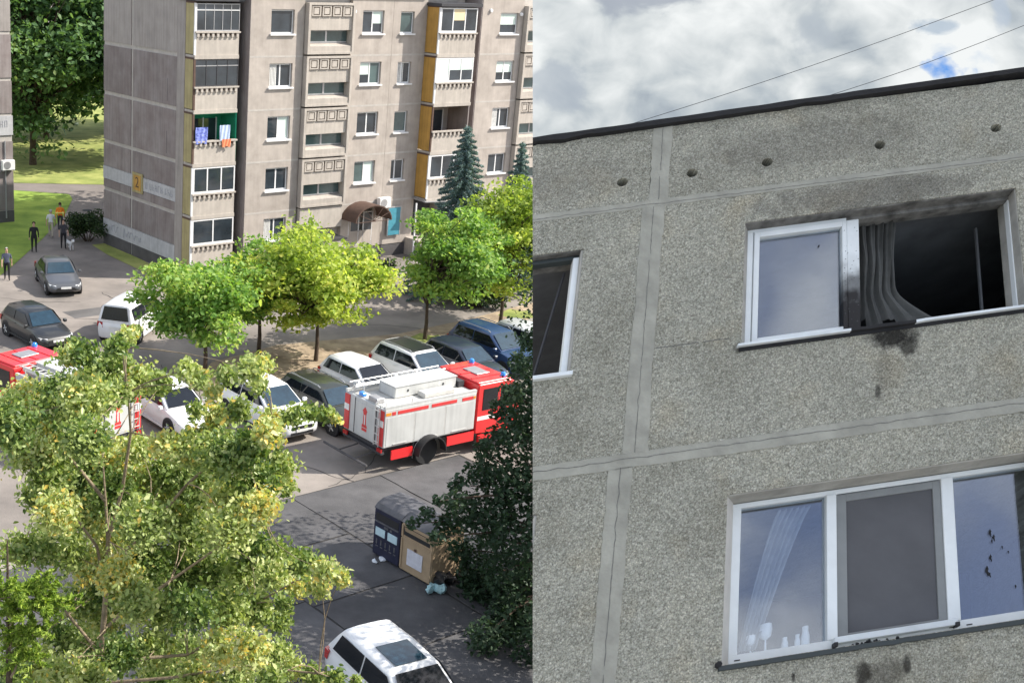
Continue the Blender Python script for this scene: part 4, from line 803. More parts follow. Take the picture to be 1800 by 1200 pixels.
# ================================================================== VEHICLES
STY = {  # greenhouse: (A windscreen foot, B roof front, C roof rear, D rear glass foot) as fractions from the rear; belt and hood heights
 'sedan': dict(L=4.6, W=1.8, H=1.44, A=.70, B=.55, C=.27, D=.12, belt=.93, hood=.80, nose=.66, tail=.93),
 'hatch': dict(L=4.1, W=1.78, H=1.48, A=.74, B=.56, C=.13, D=.03, belt=.95, hood=.86, nose=.68, tail=.95),
 'suv': dict(L=4.5, W=1.86, H=1.68, A=.75, B=.57, C=.12, D=.03, belt=1.08, hood=1.00, nose=.82, tail=1.05),
 'wagon': dict(L=4.7, W=1.82, H=1.46, A=.72, B=.57, C=.12, D=.02, belt=.93, hood=.82, nose=.66, tail=.93),
 'van': dict(L=4.4, W=1.82, H=1.85, A=.80, B=.64, C=.04, D=.01, belt=1.10, hood=.98, nose=.78, tail=1.1)}
WHEEL = None
def wheel_meshes(r, w):
    t = MB().lathe([(r*.62, -w/2), (r*.94, -w/2), (r, -w/2+.03), (r, w/2-.03), (r*.94, w/2), (r*.62, w/2)], axis='y', n=20).mesh('tyre'); t.materials.append(MATS['tyre'])
    mb = MB().lathe([(r*.64, -w/2+.01), (r*.66, w/2-.01), (r*.55, w/2-.03), (r*.2, w/2-.02), (r*.12, w/2)], axis='y', n=20)
    for k in range(5):
        a = 2*math.pi*k/5; d = Vector((math.cos(a), 0, math.sin(a))); mb.tube([d*r*.1+Vector((0, w/2-.008, 0)), d*r*.58+Vector((0, w/2-.012, 0))], [.04, .03], 5)
    rm_ = mb.mesh('rim'); rm_.materials.append(MATS['rim'])
    for me in (t, rm_): me.shade_smooth(); me.set_sharp_from_angle(angle=R(35))
    return t, rm_
WM = {}
def truck_wheel(r, w):
    t = wheel_meshes(r, w)[0]; mb = MB().lathe([(r*.64, -w/2+.01), (r*.66, w/2-.03), (r*.60, w/2-.01), (r*.52, w/2-.07), (r*.34, w/2-.09), (r*.30, w/2-.02), (r*.10, w/2-.01)], axis='y', n=20); m_ = mb.mesh('rim'); m_.materials.append(MATS['metal_grey']); m_.shade_smooth(); m_.set_sharp_from_angle(angle=R(30)); return t, m_
def add_wheel(par, x, y, r=.33, w=.21):
    if (r, w) not in WM: WM[(r, w)] = wheel_meshes(r, w) if r < .4 else truck_wheel(r, w)
    e = empty('wheel', (x, y, r)); e.parent = par
    if y < 0: e.rotation_euler = (0, 0, math.pi)
    share('tyre', WM[(r, w)][0], e); share('rim', WM[(r, w)][1], e); return e
def car(name, label, cat, style, loc, head, body, roofm=None, group=None, extras=()):
    s = STY[style]; L, Wd, H = s['L'], s['W'], s['H']; hw = Wd/2; root = empty(name, (loc[0], loc[1], 0), R(head)); tag(root, label, cat, group)
    X = lambda f: (f-.5)*L
    # lower body
    st = [(0.0, .80, .42, s['tail']-.22), (.015, .90, .30, s['tail']-.06), (.06, .97, .24, s['tail']), (.16, 1.0, .22, s['belt']+.01), (.5, 1.0, .20, s['belt']), (s['A'], .99, .21, s['belt']-.01), (s['A']+.06, .985, .22, s['hood']+.03), (.90, .96, .23, (s['hood']+s['nose'])/2+.02), (.965, .88, .26, s['nose']), (.992, .74, .34, s['nose']-.10), (1.0, .62, .42, s['nose']-.22)]
    rings = []
    for (f, w_, zb, zt) in st:
        w = hw*w_; h = zt-zb
        half = [(w*.80, zb), (w*.95, zb+.06*h+.02), (w*.99, zb+.30*h), (w, zb+.55*h), (w*.975, zb+.80*h), (w*.93, zb+.94*h), (w*.80, zt-.005), (w*.4, zt+.012)]
        rings.append([(X(f), -y, z) for (y, z) in half[::-1]]+[(X(f), y, z) for (y, z) in half])
    MB().loft(rings).build('body', body, root, smooth=42)
    # greenhouse
    zb = s['belt']-.03; bw, tw = hw*.93, hw*.74
    gs = [(s['A']+.01, bw*.93, bw*.93, zb+.01, 0), ((s['A']+s['B'])/2, bw*.99, (bw*.93+tw)/2, (zb+H)/2, .6), (s['B'], bw, tw, H-.05, 1), ((s['B']+s['C'])/2, bw, tw*1.01, H, 1), (s['C'], bw, tw*.97, H-.04, 1), ((s['C']+s['D'])/2, bw*.98, (tw+bw*.9)/2*.97, (zb+H)/2+.03, .6), (s['D'], bw*.93, bw*.90, zb+.01, 0)]
    rings = []
    for (f, b_, t_, zt, k) in gs:
        h = zt-zb; half = [(b_, zb-.02), (b_, zb), (b_+(t_-b_)*.80, zb+h*.80), (t_*.97, zb+h*.93), (t_*.82, zb+h*.99), (t_*.4, zt+.018*k)]
        rings.append([(X(f), -y, z) for (y, z) in half[::-1]]+[(X(f), y, z) for (y, z) in half])
    MB().loft(rings).build('cabin', body, root, smooth=40)
    if roofm:
        pts = [(X(s['B']-.02), -tw*.80, H-.028), (X(s['B']-.02), tw*.80, H-.028), (X((s['B']+s['C'])/2), tw*.82, H+.004), (X(s['C']+.02), tw*.78, H-.022), (X(s['C']+.02), -tw*.78, H-.022), (X((s['B']+s['C'])/2), -tw*.82, H+.004)]
        MB().add(pts+[(x, y, z+.02) for x, y, z in pts], [(0,1,2,5), (5,2,3,4), (6,11,8,7), (11,10,9,8), (0,6,7,1), (1,7,8,2), (2,8,9,3), (3,9,10,4), (4,10,11,5), (5,11,6,0)]).build('roof', roofm, root, smooth=50)
    def pane(name, pts, m='carglass'):
        a, b, c = [Vector(p) for p in pts[:3]]; n = (b-a).cross(c-a).normalized(); ctr = sum((Vector(p) for p in pts), Vector())/len(pts)
        if n.dot(ctr-Vector((0, 0, zb+.2))) < 0: n = -n
        MB().slab([Vector(p)+n*.008 for p in pts], n*.008).build(name, m, root)
    e = .05/L
    xA, xB, xC, xD = X(s['A']-.005), X(s['B']+e*.6), X(s['C']-e*.6), X(s['D']+.005)
    def tq(f, xa, xb, za, zb_): return xa+(xb-xa)*f, za+(zb_-za)*f
    wf = 'carglass_blue' if 'bluewin' in extras else 'carglass'
    a1, z1 = tq(.07, X(s['A']+.01), X(s['B']), zb, H-.05); a2, z2 = tq(.90, X(s['A']+.01), X(s['B']), zb, H-.05)
    pane('windscreen', [(a1+.01, -bw*.84, z1+.02), (a1+.01, bw*.84, z1+.02), (a2+.02, tw*.84, z2+.03), (a2+.02, -tw*.84, z2+.03)], wf)
    a1, z1 = tq(.10, X(s['D']), X(s['C']), zb, H-.04); a2, z2 = tq(.88, X(s['D']), X(s['C']), zb, H-.04)
    pane('rear_window', [(a1-.01, -bw*.78, z1+.02), (a1-.01, bw*.78, z1+.02), (a2-.02, tw*.80, z2+.03), (a2-.02, -tw*.80, z2+.03)])
    for sg_ in (-1, 1):
        def P(x, f): return (x, sg_*(bw+(tw-bw)*.80*f/.80*.98+.004), zb+(H-zb)*f)
        xm = X((s['A']+s['D'])/2-.02); z0_, z1_ = .10, .80
        fr = X(s['A'])-.14; ft = X(s['B'])+.02; rr_ = X(s['D'])+.30+(.1 if style == 'sedan' else 0); rt_ = X(s['C'])+.10
        pane('side_window', [P(fr, z0_), P(ft, z1_), P(xm+.03, z1_), P(xm+.03, z0_)]); pane('side_window', [P(xm-.03, z0_), P(xm-.03, z1_), P(rt_, z1_), P(rr_, z0_)])
        MB().box(X(s['A'])-.22, X(s['A'])-.06, sg_*(hw+.02)-.02 if sg_ > 0 else sg_*(hw+.02)-.14, sg_*(hw+.02)+.14 if sg_ > 0 else sg_*(hw+.02)+.02, s['belt']-.01, s['belt']+.13).build('mirror', body, root, bevel=.03)
        MB().hexa([(X(.965), sg_*hw*.86, s['nose']-.17), (X(.995), sg_*hw*.52, s['nose']-.17), (X(.98), sg_*hw*.5, s['nose']-.17), (X(.90), sg_*hw*.9, s['nose']-.17), (X(.955), sg_*hw*.885, s['nose']-.0), (X(.985), sg_*hw*.56, s['nose']-.05), (X(.97), sg_*hw*.54, s['nose']-.03), (X(.89), sg_*hw*.93, s['nose']+.02)]).build('headlight', 'headlight', root)
        MB().hexa([(X(-.003), sg_*hw*.62, s['tail']-.30), (X(.03), sg_*hw*.975, s['tail']-.30), (X(.06), sg_*hw*.985, s['tail']-.30), (X(.02), sg_*hw*.6, s['tail']-.30), (X(.004), sg_*hw*.66, s['tail']-.08), (X(.025), sg_*hw*.955, s['tail']-.06), (X(.075), sg_*hw*.97, s['tail']-.06), (X(.03), sg_*hw*.6, s['tail']-.08)]).build('taillight', 'taillight', root)
        for fx in (.185, .81):
            MB().lathe([(.40, hw-.10), (.40, hw+.004), (.36, hw+.010), (.3, hw+.008)] if sg_ > 0 else [(.40, -hw+.10), (.40, -hw-.004), (.36, -hw-.010), (.3, -hw-.008)], (X(fx), 0, .335), 'y', 20).build('wheel_arch', 'black_plastic', root)
            add_wheel(root, X(fx), sg_*(hw-.082))
        MB().box(X(.26), X(.74), sg_*hw*.992-.012, sg_*hw*.992+.012, .22, .31).build('side_skirt', 'black_plastic' if style == 'suv' else body, root)
        for fx in (.40, .62): MB().box(X(fx)-.09, X(fx)+.06, sg_*hw*.985-.012, sg_*hw*.985+.018, s['belt']-.14, s['belt']-.11).build('door_handle', body, root)
    MB().box(X(.993), X(1.003), -.45, .45, s['nose']-.26, s['nose']-.14).build('grille', 'black_plastic', root); MB().box(X(1.0)-.06, X(1.0)+.012, -.5, .5, .36, .46).build('lower_grille', 'black_plastic', root)
    MB().box(X(1.0)+.014, X(1.0)+.024, -.26, .26, .46, .57).build('number_plate', 'plate', root); MB().box(X(0)-.022, X(0)-.010, -.26, .26, s['tail']-.33, s['tail']-.22).build('number_plate', 'plate', root)
    if 'rails' in extras:
        for sg_ in (-1, 1): MB().tube([(X(s['B'])-.05, sg_*tw*.88, H-.03), (X(s['B'])-.2, sg_*tw*.88, H+.035), (X(s['C'])+.2, sg_*tw*.86, H+.035), (X(s['C'])+.05, sg_*tw*.86, H-.03)], .022, 6).build('roof_rail', 'metal_grey', root)
    if 'sunroof' in extras: 
        q = [(X(s['B'])-.10, -tw*.62, H-.012), (X(s['B'])-.10, tw*.62, H-.012), (X(s['B'])-.95, tw*.64, H+.014), (X(s['B'])-.95, -tw*.64, H+.014)]; MB().slab(q, (0, 0, .016)).build('sunroof', 'carglass_blue', root)
    if 'fin' in extras: MB().hexa([(X(s['C'])+.25, -.03, H-.02), (X(s['C'])+.42, -.02, H-.01), (X(s['C'])+.42, .02, H-.01), (X(s['C'])+.25, .03, H-.02), (X(s['C'])+.25, -.01, H+.06), (X(s['C'])+.29, -.01, H+.06), (X(s['C'])+.29, .01, H+.06), (X(s['C'])+.25, .01, H+.06)]).build('antenna_fin', body, root)
    return root
PK = 'cars parked in a row along the verge'
H0 = -54.5
def at_off(x, y, head, d): return (x+math.cos(R(head))*d, y+math.sin(R(head))*d)
car('parked_car', 'dark grey saloon half in shade beside the end wall', 'car', 'sedan', (-10.95, 63.35), -70, 'paint_grey', extras=('bluewin',))
car('parked_car', 'black hatchback in front of the red fire engine cab', 'car', 'hatch', (-10.3, 53.9), -52, 'paint_black', extras=('bluewin',))
car('parked_van', 'small white van driving away, dark rear window toward the camera', 'van', 'van', (-6.15, 55.6), 74, 'paint_white')
car('parked_car', 'white car half hidden by branches beside the left fire engine', 'car', 'hatch', (-3.45, 44.3), H0, 'paint_white', group=PK)
car('parked_car', 'white crossover nosing out left of the black estate car', 'car', 'suv', (.15, 44.5), H0, 'paint_white', group=PK, extras=('bluewin',))
car('parked_car', 'black estate car with roof rails behind the fire engine tail', 'car', 'wagon', (2.45, 45.3), H0, 'paint_green_black', group=PK, extras=('rails', 'bluewin'))
car('parked_car', 'white hatchback parked behind the fire engine body', 'car', 'hatch', (4.0, 48.0), H0, 'paint_white', group=PK)
car('parked_car', 'white crossover with black roof behind the fire engine', 'car', 'suv', (6.35, 49.5), H0, 'paint_white', 'paint_black', PK, extras=('rails', 'bluewin'))
car('parked_car', 'dark navy car behind the fire engine cab', 'car', 'hatch', (8.5, 51.0), H0, 'paint_navy', group=PK, extras=('bluewin',))
car('parked_car', 'blue car at the far end of the parked row', 'car', 'suv', (10.1, 52.9), H0, 'paint_blue', group=PK, extras=('rails', 'bluewin'))
car('parked_car', 'silver car glimpsed through the dark tree at the row end', 'car', 'hatch', (12.0, 54.2), H0, 'paint_silver', group=PK, extras=('bluewin',))
sv = car('parked_car', 'white crossover with glass sunroof at the bottom of the picture', 'car', 'suv', (3.52, 25.45), -62, 'paint_white', extras=('sunroof',))

# ------------------------------------------------------------------ fire engines
def engine(loc, head, label):
    root = empty('fire_engine', (loc[0], loc[1], 0), R(head)); tag(root, label, 'fire engine', 'fire engines')
    hw = 1.14
    P = lambda name, m, *bs, par=root, bevel=0: _bx(name, m, bs, par, bevel)
    def _bx(name, m, bs, par, bevel):
        mb = MB()
        for b in bs: mb.box(*b)
        return mb.build(name, m, par, bevel=bevel)
    P('chassis', 'black_plastic', (.2, 6.0, -.45, .45, .55, .92)); P('subframe', 'dark_trim', (.05, 4.1, -1.0, 1.0, .82, .97))
    bd = P('equipment_body', 'fire_white', (.0, 4.12, -hw, hw, .97, 2.36), bevel=.02)
    for sg in (-1, 1):
        for i, (a, b) in enumerate(((.10, 1.30), (1.36, 2.68), (2.74, 4.04))):
            sh = P('roller_shutter', 'fire_white', (a, b, sg*hw-.008, sg*hw+.012, 1.02, 2.06), par=bd)
            P('handle', 'alu', (a+.3, b-.3, sg*hw+sg*.02-.01, sg*hw+sg*.02+.01, 1.05, 1.075), par=sh)
        for x in (1.33, 2.71): P('shutter_post', 'alu', (x-.022, x+.022, sg*hw-.005, sg*hw+.017, 1.0, 2.1), par=bd)
        P('red_stripe', 'stripe_red', (.55, 1.9, sg*hw-.01, sg*hw+.014, 2.13, 2.25), par=bd); P('red_stripe', 'stripe_red', (.30, .46, sg*hw-.01, sg*hw+.014, 2.13, 2.25), par=bd); P('red_stripe', 'stripe_red', (2.05, 3.2, sg*hw-.01, sg*hw+.0135, 2.13, 2.25), par=bd); P('red_stripe', 'stripe_red', (3.45, 3.95, sg*hw-.01, sg*hw+.014, 2.13, 2.25), par=bd)
        P('marker_lamp', 'amber', (.04, .26, sg*hw-.01, sg*hw+.016, 2.14, 2.24), par=bd); P('marker_lamp', 'amber', (3.98, 4.08, sg*hw-.01, sg*hw+.016, 2.14, 2.24), par=bd)
        P('roof_edge', 'fire_white', (.0, 4.12, sg*hw-.10 if sg > 0 else -hw, hw if sg > 0 else -hw+.10, 2.362, 2.46), par=bd)
        # rear corner pillars with lamps
        y0, y1 = (hw-.30, hw-.03) if sg > 0 else (-hw+.03, -hw+.30)
        P('rear_pillar', 'stripe_red', (-.035, .0, y0, y1, 1.02, 2.30), par=bd); P('reflector', 'plate', (-.045, -.036, y0, y1, 1.72, 1.95), par=bd)
        # lower skirts and mudguards
        P('red_skirt', 'fire_red', (.35, 1.28, sg*hw-.05, sg*hw+.0, .50, .84)); P('red_skirt', 'fire_red', (2.85, 4.1, sg*hw-.05, sg*hw+.0, .55, .90)); P('red_step', 'fire_red', (4.3, 4.9, sg*hw-.12, sg*hw+.0, .45, .7))
        mb = MB(); xc = 1.98
        ring = [[(xc+r_*math.cos(a), y_, .52+r_*math.sin(a)) for (r_, y_) in ((.60, sg*hw-.02), (.60, sg*hw-.34), (.64, sg*hw-.34), (.64, sg*hw-.02))] for a in [math.pi*(k/10)*1.0 for k in range(11)]]
        mb.loft(ring).build('mudguard', 'black_plastic', root, smooth=40); MB().tube([(xc+.63*math.cos(a), sg*hw-.01, .52+.63*math.sin(a)) for a in [math.pi*k/12 for k in range(13)]], .022, 5).build('mudguard_lip', 'metal_grey', root); add_wheel(root, xc, sg*(hw-.17), .52, .32); add_wheel(root, 5.05, sg*(hw-.17), .50, .30)
        P('mud_flap', 'black_plastic', (1.32, 1.36, sg*hw-.32 if sg > 0 else -hw, hw if sg > 0 else -hw+.32, .35, .95))
    # rear door with the red castle emblem
    rd = P('rear_door', 'fire_white', (-.022, -.002, -.62, .50, 1.06, 2.22), par=bd); P('door_gap', 'dark_trim', (-.014, -.001, .52, .56, 1.02, 2.3), par=bd); P('door_gap', 'dark_trim', (-.014, -.001, -.68, -.64, 1.02, 2.3), par=bd)
    em = []
    for pts in ([(-.20, 1.98), (.08, 1.98), (-.06, 2.14)], [(-.17, 1.98), (.05, 1.98), (.02, 1.86), (-.14, 1.86)], [(-.13, 1.86), (-.09, 1.86), (-.10, 1.48), (-.15, 1.48)], [(-.03, 1.86), (.01, 1.86), (.03, 1.48), (-.02, 1.48)], [(-.19, 1.48), (.07, 1.48), (.09, 1.38), (-.21, 1.38)], [(-.20, 1.35), (.08, 1.35), (.08, 1.25), (-.20, 1.25)]): em.append(pts)
    mb = MB()
    for pts in em: mb.slab([(-.023, y, z) for y, z in pts], (-.006, 0, 0))
    mb.build('emblem', 'stripe_red', rd); P('emblem_core', 'plate', (-.029, -.023, -.085, -.035, 1.50, 1.84), par=rd)
    mb = MB()
    for y in (-.98, -.72): mb.tube([(-.10, y, 1.0), (-.10, y, 2.5), (.05, y, 2.62)], .02, 5)
    for k in range(5): mb.tube([(-.10, -.98, 1.15+k*.28), (-.10, -.72, 1.15+k*.28)], .016, 5)
    mb.build('rear_ladder', 'alu', root); P('rear_lamp', 'taillight', (-.06, .0, .86, 1.1, .80, .93)); P('rear_lamp', 'taillight', (-.06, .0, -1.1, -.86, .80, .93)); P('rear_beam', 'dark_trim', (-.05, .1, -1.1, 1.1, .72, .80))
    # folding tow bar at the tail
    mb = MB().tube([(-.75, 1.25, .52), (-.75, -1.25, .52)], .045, 6); mb.tube([(.1, .4, .6), (-.75, .4, .52)], .03, 5); mb.tube([(.1, -.5, .6), (-.75, -.5, .52)], .03, 5); mb.build('tail_bar', 'plinth', root)
    # roof: deck, lockers, ladder tube, rails, beacons
    P('deck', 'deck', (.1, 4.02, -hw+.1, hw-.1, 2.362, 2.385), par=bd)
    lk = P('roof_locker', 'fire_white', (.95, 3.75, -.42, .50, 2.39, 2.80), bevel=.03); P('locker_latch', 'dark_trim', (1.5, 1.56, -.435, -.42, 2.58, 2.66), par=lk); P('locker_latch', 'dark_trim', (3.1, 3.16, -.435, -.42, 2.58, 2.66), par=lk); P('locker_lid', 'fire_white', (.93, 3.77, -.44, .52, 2.80, 2.83), par=lk)
    P('roof_chest', 'deck', (1.9, 3.3, -.90, -.48, 2.39, 2.58), bevel=.03)
    mb = MB().lathe([(.0, .1), (.10, .1), (.10, 4.0), (.0, 4.0)], (0, .80, 2.56), 'x', 12); mb.build('hose_tube', 'alu', root, smooth=40)
    mb = MB()
    for y in (.62, 1.0): mb.tube([(.05, y, 2.72), (4.1, y, 2.72)], .025, 5)
    for k in range(14): mb.tube([(.2+k*.29, .62, 2.72), (.2+k*.29, 1.0, 2.72)], .016, 5)
    for x in (.4, 3.7): mb.tube([(x, .62, 2.38), (x, .62, 2.72)], .02, 5); mb.tube([(x, 1.0, 2.38), (x, 1.0, 2.72)], .02, 5)
    mb.build('roof_ladder', 'alu', root); mb = MB()
    mb.tube([(.05, -hw+.05, 2.46), (.05, -hw+.05, 2.62), (1.2, -hw+.05, 2.62), (1.2, -hw+.05, 2.46)], .018, 5); mb.build('grab_rail', 'alu', root)
    P('beacon', 'beacon', (.08, .26, .25, .50, 2.39, 2.52), bevel=.02); P('siren_box', 'metal_grey', (.08, .40, -.55, -.05, 2.39, 2.56), bevel=.02); P('hatch_box', 'dark_trim', (3.80, 4.06, -.5, .45, 2.39, 2.62))
    # cab
    x0, x1 = 4.20, 6.25; zr = 2.62
    prof = [(x0, .75), (x1-.05, .62), (x1+.06, .95), (x1+.03, 1.55), (x1-.30, zr-.10), (x1-.48, zr), (x0+.05, zr), (x0, zr-.06)]
    cb = MB(); cb.loft([[(x, y, z) for x, z in prof] for y in (-hw, hw)]); cab = cb.build('cab', 'fire_red', root, bevel=.035)
    P('cab_roof', 'fire_red', (x0+.02, x1-.46, -hw+.06, hw-.06, zr-.01, zr+.06), par=cab, bevel=.03)
    for y in (-.6, 0, .6): P('roof_rib', 'fire_red', (x0+.1, x1-.55, y-.05, y+.05, zr+.06, zr+.085), par=cab)
    P('roof_hatch', 'metal_grey', (x0+.55, x0+1.15, -.40, .40, zr+.065, zr+.105), par=cab, bevel=.01)
    MB().slab([(x1+.045, -1.0, 1.58), (x1+.045, 1.0, 1.58), (x1-.27, .98, zr-.13), (x1-.27, -.98, zr-.13)], (.025, 0, .02)).build('windscreen', 'carglass_blue', cab)
    for sg in (-1, 1):
        for (a, b) in ((x0+.25, x0+.95), (x0+1.10, x1-.22)): MB().slab([(a, sg*(hw+.002), 1.62), (b, sg*(hw+.002), 1.62), (b-.12*(b > 5.5), sg*(hw+.002), zr-.2), (a, sg*(hw+.002), zr-.2)], (0, sg*.014, 0)).build('side_window', 'carglass', cab)
        P('door_seam', 'dark_trim', (x0+1.0, x0+1.02, sg*hw-.004, sg*hw+.006, .95, zr-.15), par=cab); P('white_band', 'plate', (x0+.05, x1-.1, sg*hw-.004, sg*hw+.008, 1.25, 1.40), par=cab)
        MB().box(x1-.06, x1+.08, sg*(hw+.16)-.10, sg*(hw+.16)+.10, 1.7, 2.2).build('mirror', 'black_plastic', cab, bevel=.03); MB().lathe([(.01, x1+.075), (.11, x1+.07), (.13, x1+.03)], (0, sg*.85, .95), 'x', 14).build('headlight', 'headlight', cab, smooth=40)
        MB().lathe([(.10, 0), (.10, .10), (.06, .15), (.01, .16)], (x1-.65, sg*.85, zr+.06), n=12).build('beacon', 'beacon', cab, smooth=40)
    P('bumper', 'fire_white', (x1-.1, x1+.16, -hw, hw, .45, .72), bevel=.04); P('grille', 'black_plastic', (x1+.05, x1+.075, -.6, .6, 1.02, 1.45), par=cab)
    return root
engine((3.53, 40.95), 33.4, 'white and red fire engine parked in front of the row of cars')
fe2 = engine((-8.2+4.3*math.cos(R(-42)), 42.75+4.3*math.sin(R(-42))+.3, 0), 138, 'fire engine with red cab roof half hidden by the foreground tree')

# ================================================================== TREES
def leaf_cloud(name, centers, size, m, parent, up=.35, jit=.45, tintc=None, flat=1.0, asp=.62):
    """one small folded leaf at every centre"""
    n = len(centers); c = np.asarray(centers, dtype=np.float64)
    nr = rng.normal(size=(n, 3)); nr[:, 2] = np.abs(nr[:, 2])*flat+up; nr /= np.linalg.norm(nr, axis=1)[:, None]
    t = rng.normal(size=(n, 3)); t[:, 2] -= .35; t -= nr*(t*nr).sum(1)[:, None]; t /= np.linalg.norm(t, axis=1)[:, None]
    s = np.cross(nr, t); sz = size*(1+jit*(rng.random(n)*2-1))
    L = sz[:, None]; 
    v = np.stack([c-t*L*.5, c-t*L*.1+s*L*asp*.5+nr*L*.10, c+t*L*.28+s*L*asp*.36+nr*L*.06, c+t*L*.55, c+t*L*.28-s*L*asp*.36+nr*L*.06, c-t*L*.1-s*L*asp*.5+nr*L*.10], axis=1).reshape(-1, 3)
    base = np.arange(n)[:, None]*6
    f = np.concatenate([base+np.array([0, 1, 2, 3]), base+np.array([0, 3, 4, 5])], axis=1).reshape(-1, 4)
    me = bpy.data.meshes.new(name); me.vertices.add(len(v)); me.vertices.foreach_set('co', v.ravel())
    me.loops.add(f.size); me.loops.foreach_set('vertex_index', f.ravel().astype(np.int32)); me.polygons.add(len(f)); me.polygons.foreach_set('loop_start', (np.arange(len(f))*4).astype(np.int32))
    me.update(calc_edges=True); me.validate()
    a = me.attributes.new('tint', 'FLOAT', 'POINT'); tt = rng.random(n) if tintc is None else np.clip(np.asarray(tintc)+rng.normal(0, .17, n), 0, 1); a.data.foreach_set('value', np.repeat(tt, 6).astype(np.float32))
    o = link(name, me, m, parent); return o
def ball(n, r, hollow=.35):
    d = rng.normal(size=(n, 3)); d /= np.linalg.norm(d, axis=1)[:, None]; return d*(r*(hollow+(1-hollow)*rng.random(n)**.6))[:, None]
def limbs(name, paths, parent, m='bark'):
    mb = MB()
    for pts, r0, r1 in paths:
        k = len(pts); mb.tube(pts, [r0+(r1-r0)*i/(k-1) for i in range(k)], 7)
    return mb.build(name, m, parent, smooth=60, fixn=False)
def curve_path(a, b, n=5, sag=.12):
    a, b = Vector(a), Vector(b); d = (b-a).length; j = Vector((random.uniform(-1, 1), random.uniform(-1, 1), random.uniform(-.2, .8)))*d*sag
    return [a.lerp(b, i/n)+j*math.sin(math.pi*i/n) for i in range(n+1)]
leafmat('leaf_lime', [(0, (.12, .19, .04)), (.4, (.32, .43, .09)), (.75, (.54, .61, .15)), (1, (.68, .65, .18))], .5)
leafmat('leaf_green', [(0, (.07, .15, .04)), (.5, (.20, .36, .09)), (.85, (.35, .49, .13)), (1, (.50, .57, .17))], .46)
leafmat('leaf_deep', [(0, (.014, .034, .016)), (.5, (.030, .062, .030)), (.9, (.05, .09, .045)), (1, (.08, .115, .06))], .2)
leafmat('leaf_mid', [(0, (.045, .10, .04)), (.5, (.105, .20, .08)), (.9, (.19, .30, .12)), (1, (.28, .36, .15))], .4)
leafmat('leaf_fore', [(0, (.04, .09, .025)), (.3, (.15, .23, .065)), (.62, (.40, .48, .18)), (.92, (.66, .68, .36)), (1, (.78, .58, .16))], .34, .35)
leafmat('needle_blue', [(0, (.09, .15, .15)), (.6, (.19, .28, .28)), (1, (.36, .46, .44))], .15)
leafmat('needle_lime', [(0, (.12, .21, .03)), (.6, (.28, .40, .06)), (1, (.44, .54, .10))], .35)
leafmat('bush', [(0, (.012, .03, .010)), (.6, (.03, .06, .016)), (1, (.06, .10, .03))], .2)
def round_tree(name, label, loc, h, crown, n, size, m, rt=.11, trunk_h=1.6, group=None, nb=60, tint=.5, lay=.62, ox=0):
    """crown = (rx, ry, z0, z1): lumpy ellipsoid of leaf clumps on real limbs"""
    root = empty(name, loc); tag(root, label, 'tree', group)
    rx, ry, z0, z1 = crown; zc, rz = (z0+z1)/2, (z1-z0)/2
    paths = [([(0, 0, -.1), (.03, .02, trunk_h*.5), (.0, .03, trunk_h), (.05, 0, zc), (.0, .05, zc+rz*.5)], rt, rt*.25)]
    C = []
    for i in range(nb):
        d = Vector((random.gauss(0, 1), random.gauss(0, 1), random.gauss(0, .9))).normalized()*(.35+.72*random.random())
        c = Vector((ox+d.x*rx*random.uniform(.8, 1.15), d.y*ry, zc+d.z*rz*(1-.25*abs(d.x)))); C.append(c); st = Vector((0, 0, trunk_h+(zc-trunk_h)*random.uniform(0, .9)))
        paths.append((curve_path(st, c), rt*.38, .012))
    limbs('trunk', paths, root)
    pts, tt = [], []
    for c in C:
        r = min(rx, ry, rz)*random.uniform(.22, .46); k = int(n/nb*random.uniform(.4, 1.6)); q = ball(k, r, .0)*np.array([random.uniform(1.0, 1.6), random.uniform(1.0, 1.6), lay*random.uniform(.7, 1.2)]); pts.append(q+np.array(c)); tt.append(np.full(k, tint+random.uniform(-.22, .22)))
    leaf_cloud('crown', np.concatenate(pts), size, m, root, tintc=np.concatenate(tt)); return root
CT = 'young trees on the verge in front of the block'
round_tree('courtyard_tree', 'green tree left of the yellow-green one, nearest the driveway', (-2.5, 49.7, 0), 5.5, (2.6, 2.4, 1.1, 5.3), 12500, .19, 'leaf_green', group=CT, tint=.66)
round_tree('courtyard_tree', 'darker green tree between its two lighter neighbours', (-.3, 53.0, 0), 5.6, (1.9, 1.8, 1.5, 5.2), 8500, .19, 'leaf_green', group=CT, tint=.5)
round_tree('courtyard_tree', 'broad yellow-green tree in the middle of the verge', (2.23, 52.4, 0), 6.2, (3.3, 2.8, 1.5, 6.1), 18000, .19, 'leaf_lime', group=CT, nb=90, tint=.55)
round_tree('courtyard_tree', 'green tree with slim bare trunk in front of the stairs', (7.45, 56.35, 0), 6.4, (2.45, 2.3, 1.7, 6.3), 12500, .19, 'leaf_green', group=CT, tint=.6, ox=1.0)
round_tree('courtyard_tree', 'tall light green tree in front of the blue spruces', (11.5, 59.4, 0), 7.6, (2.7, 2.6, 1.8, 7.6), 16500, .19, 'leaf_lime', group=CT, nb=85, tint=.42, ox=.7)
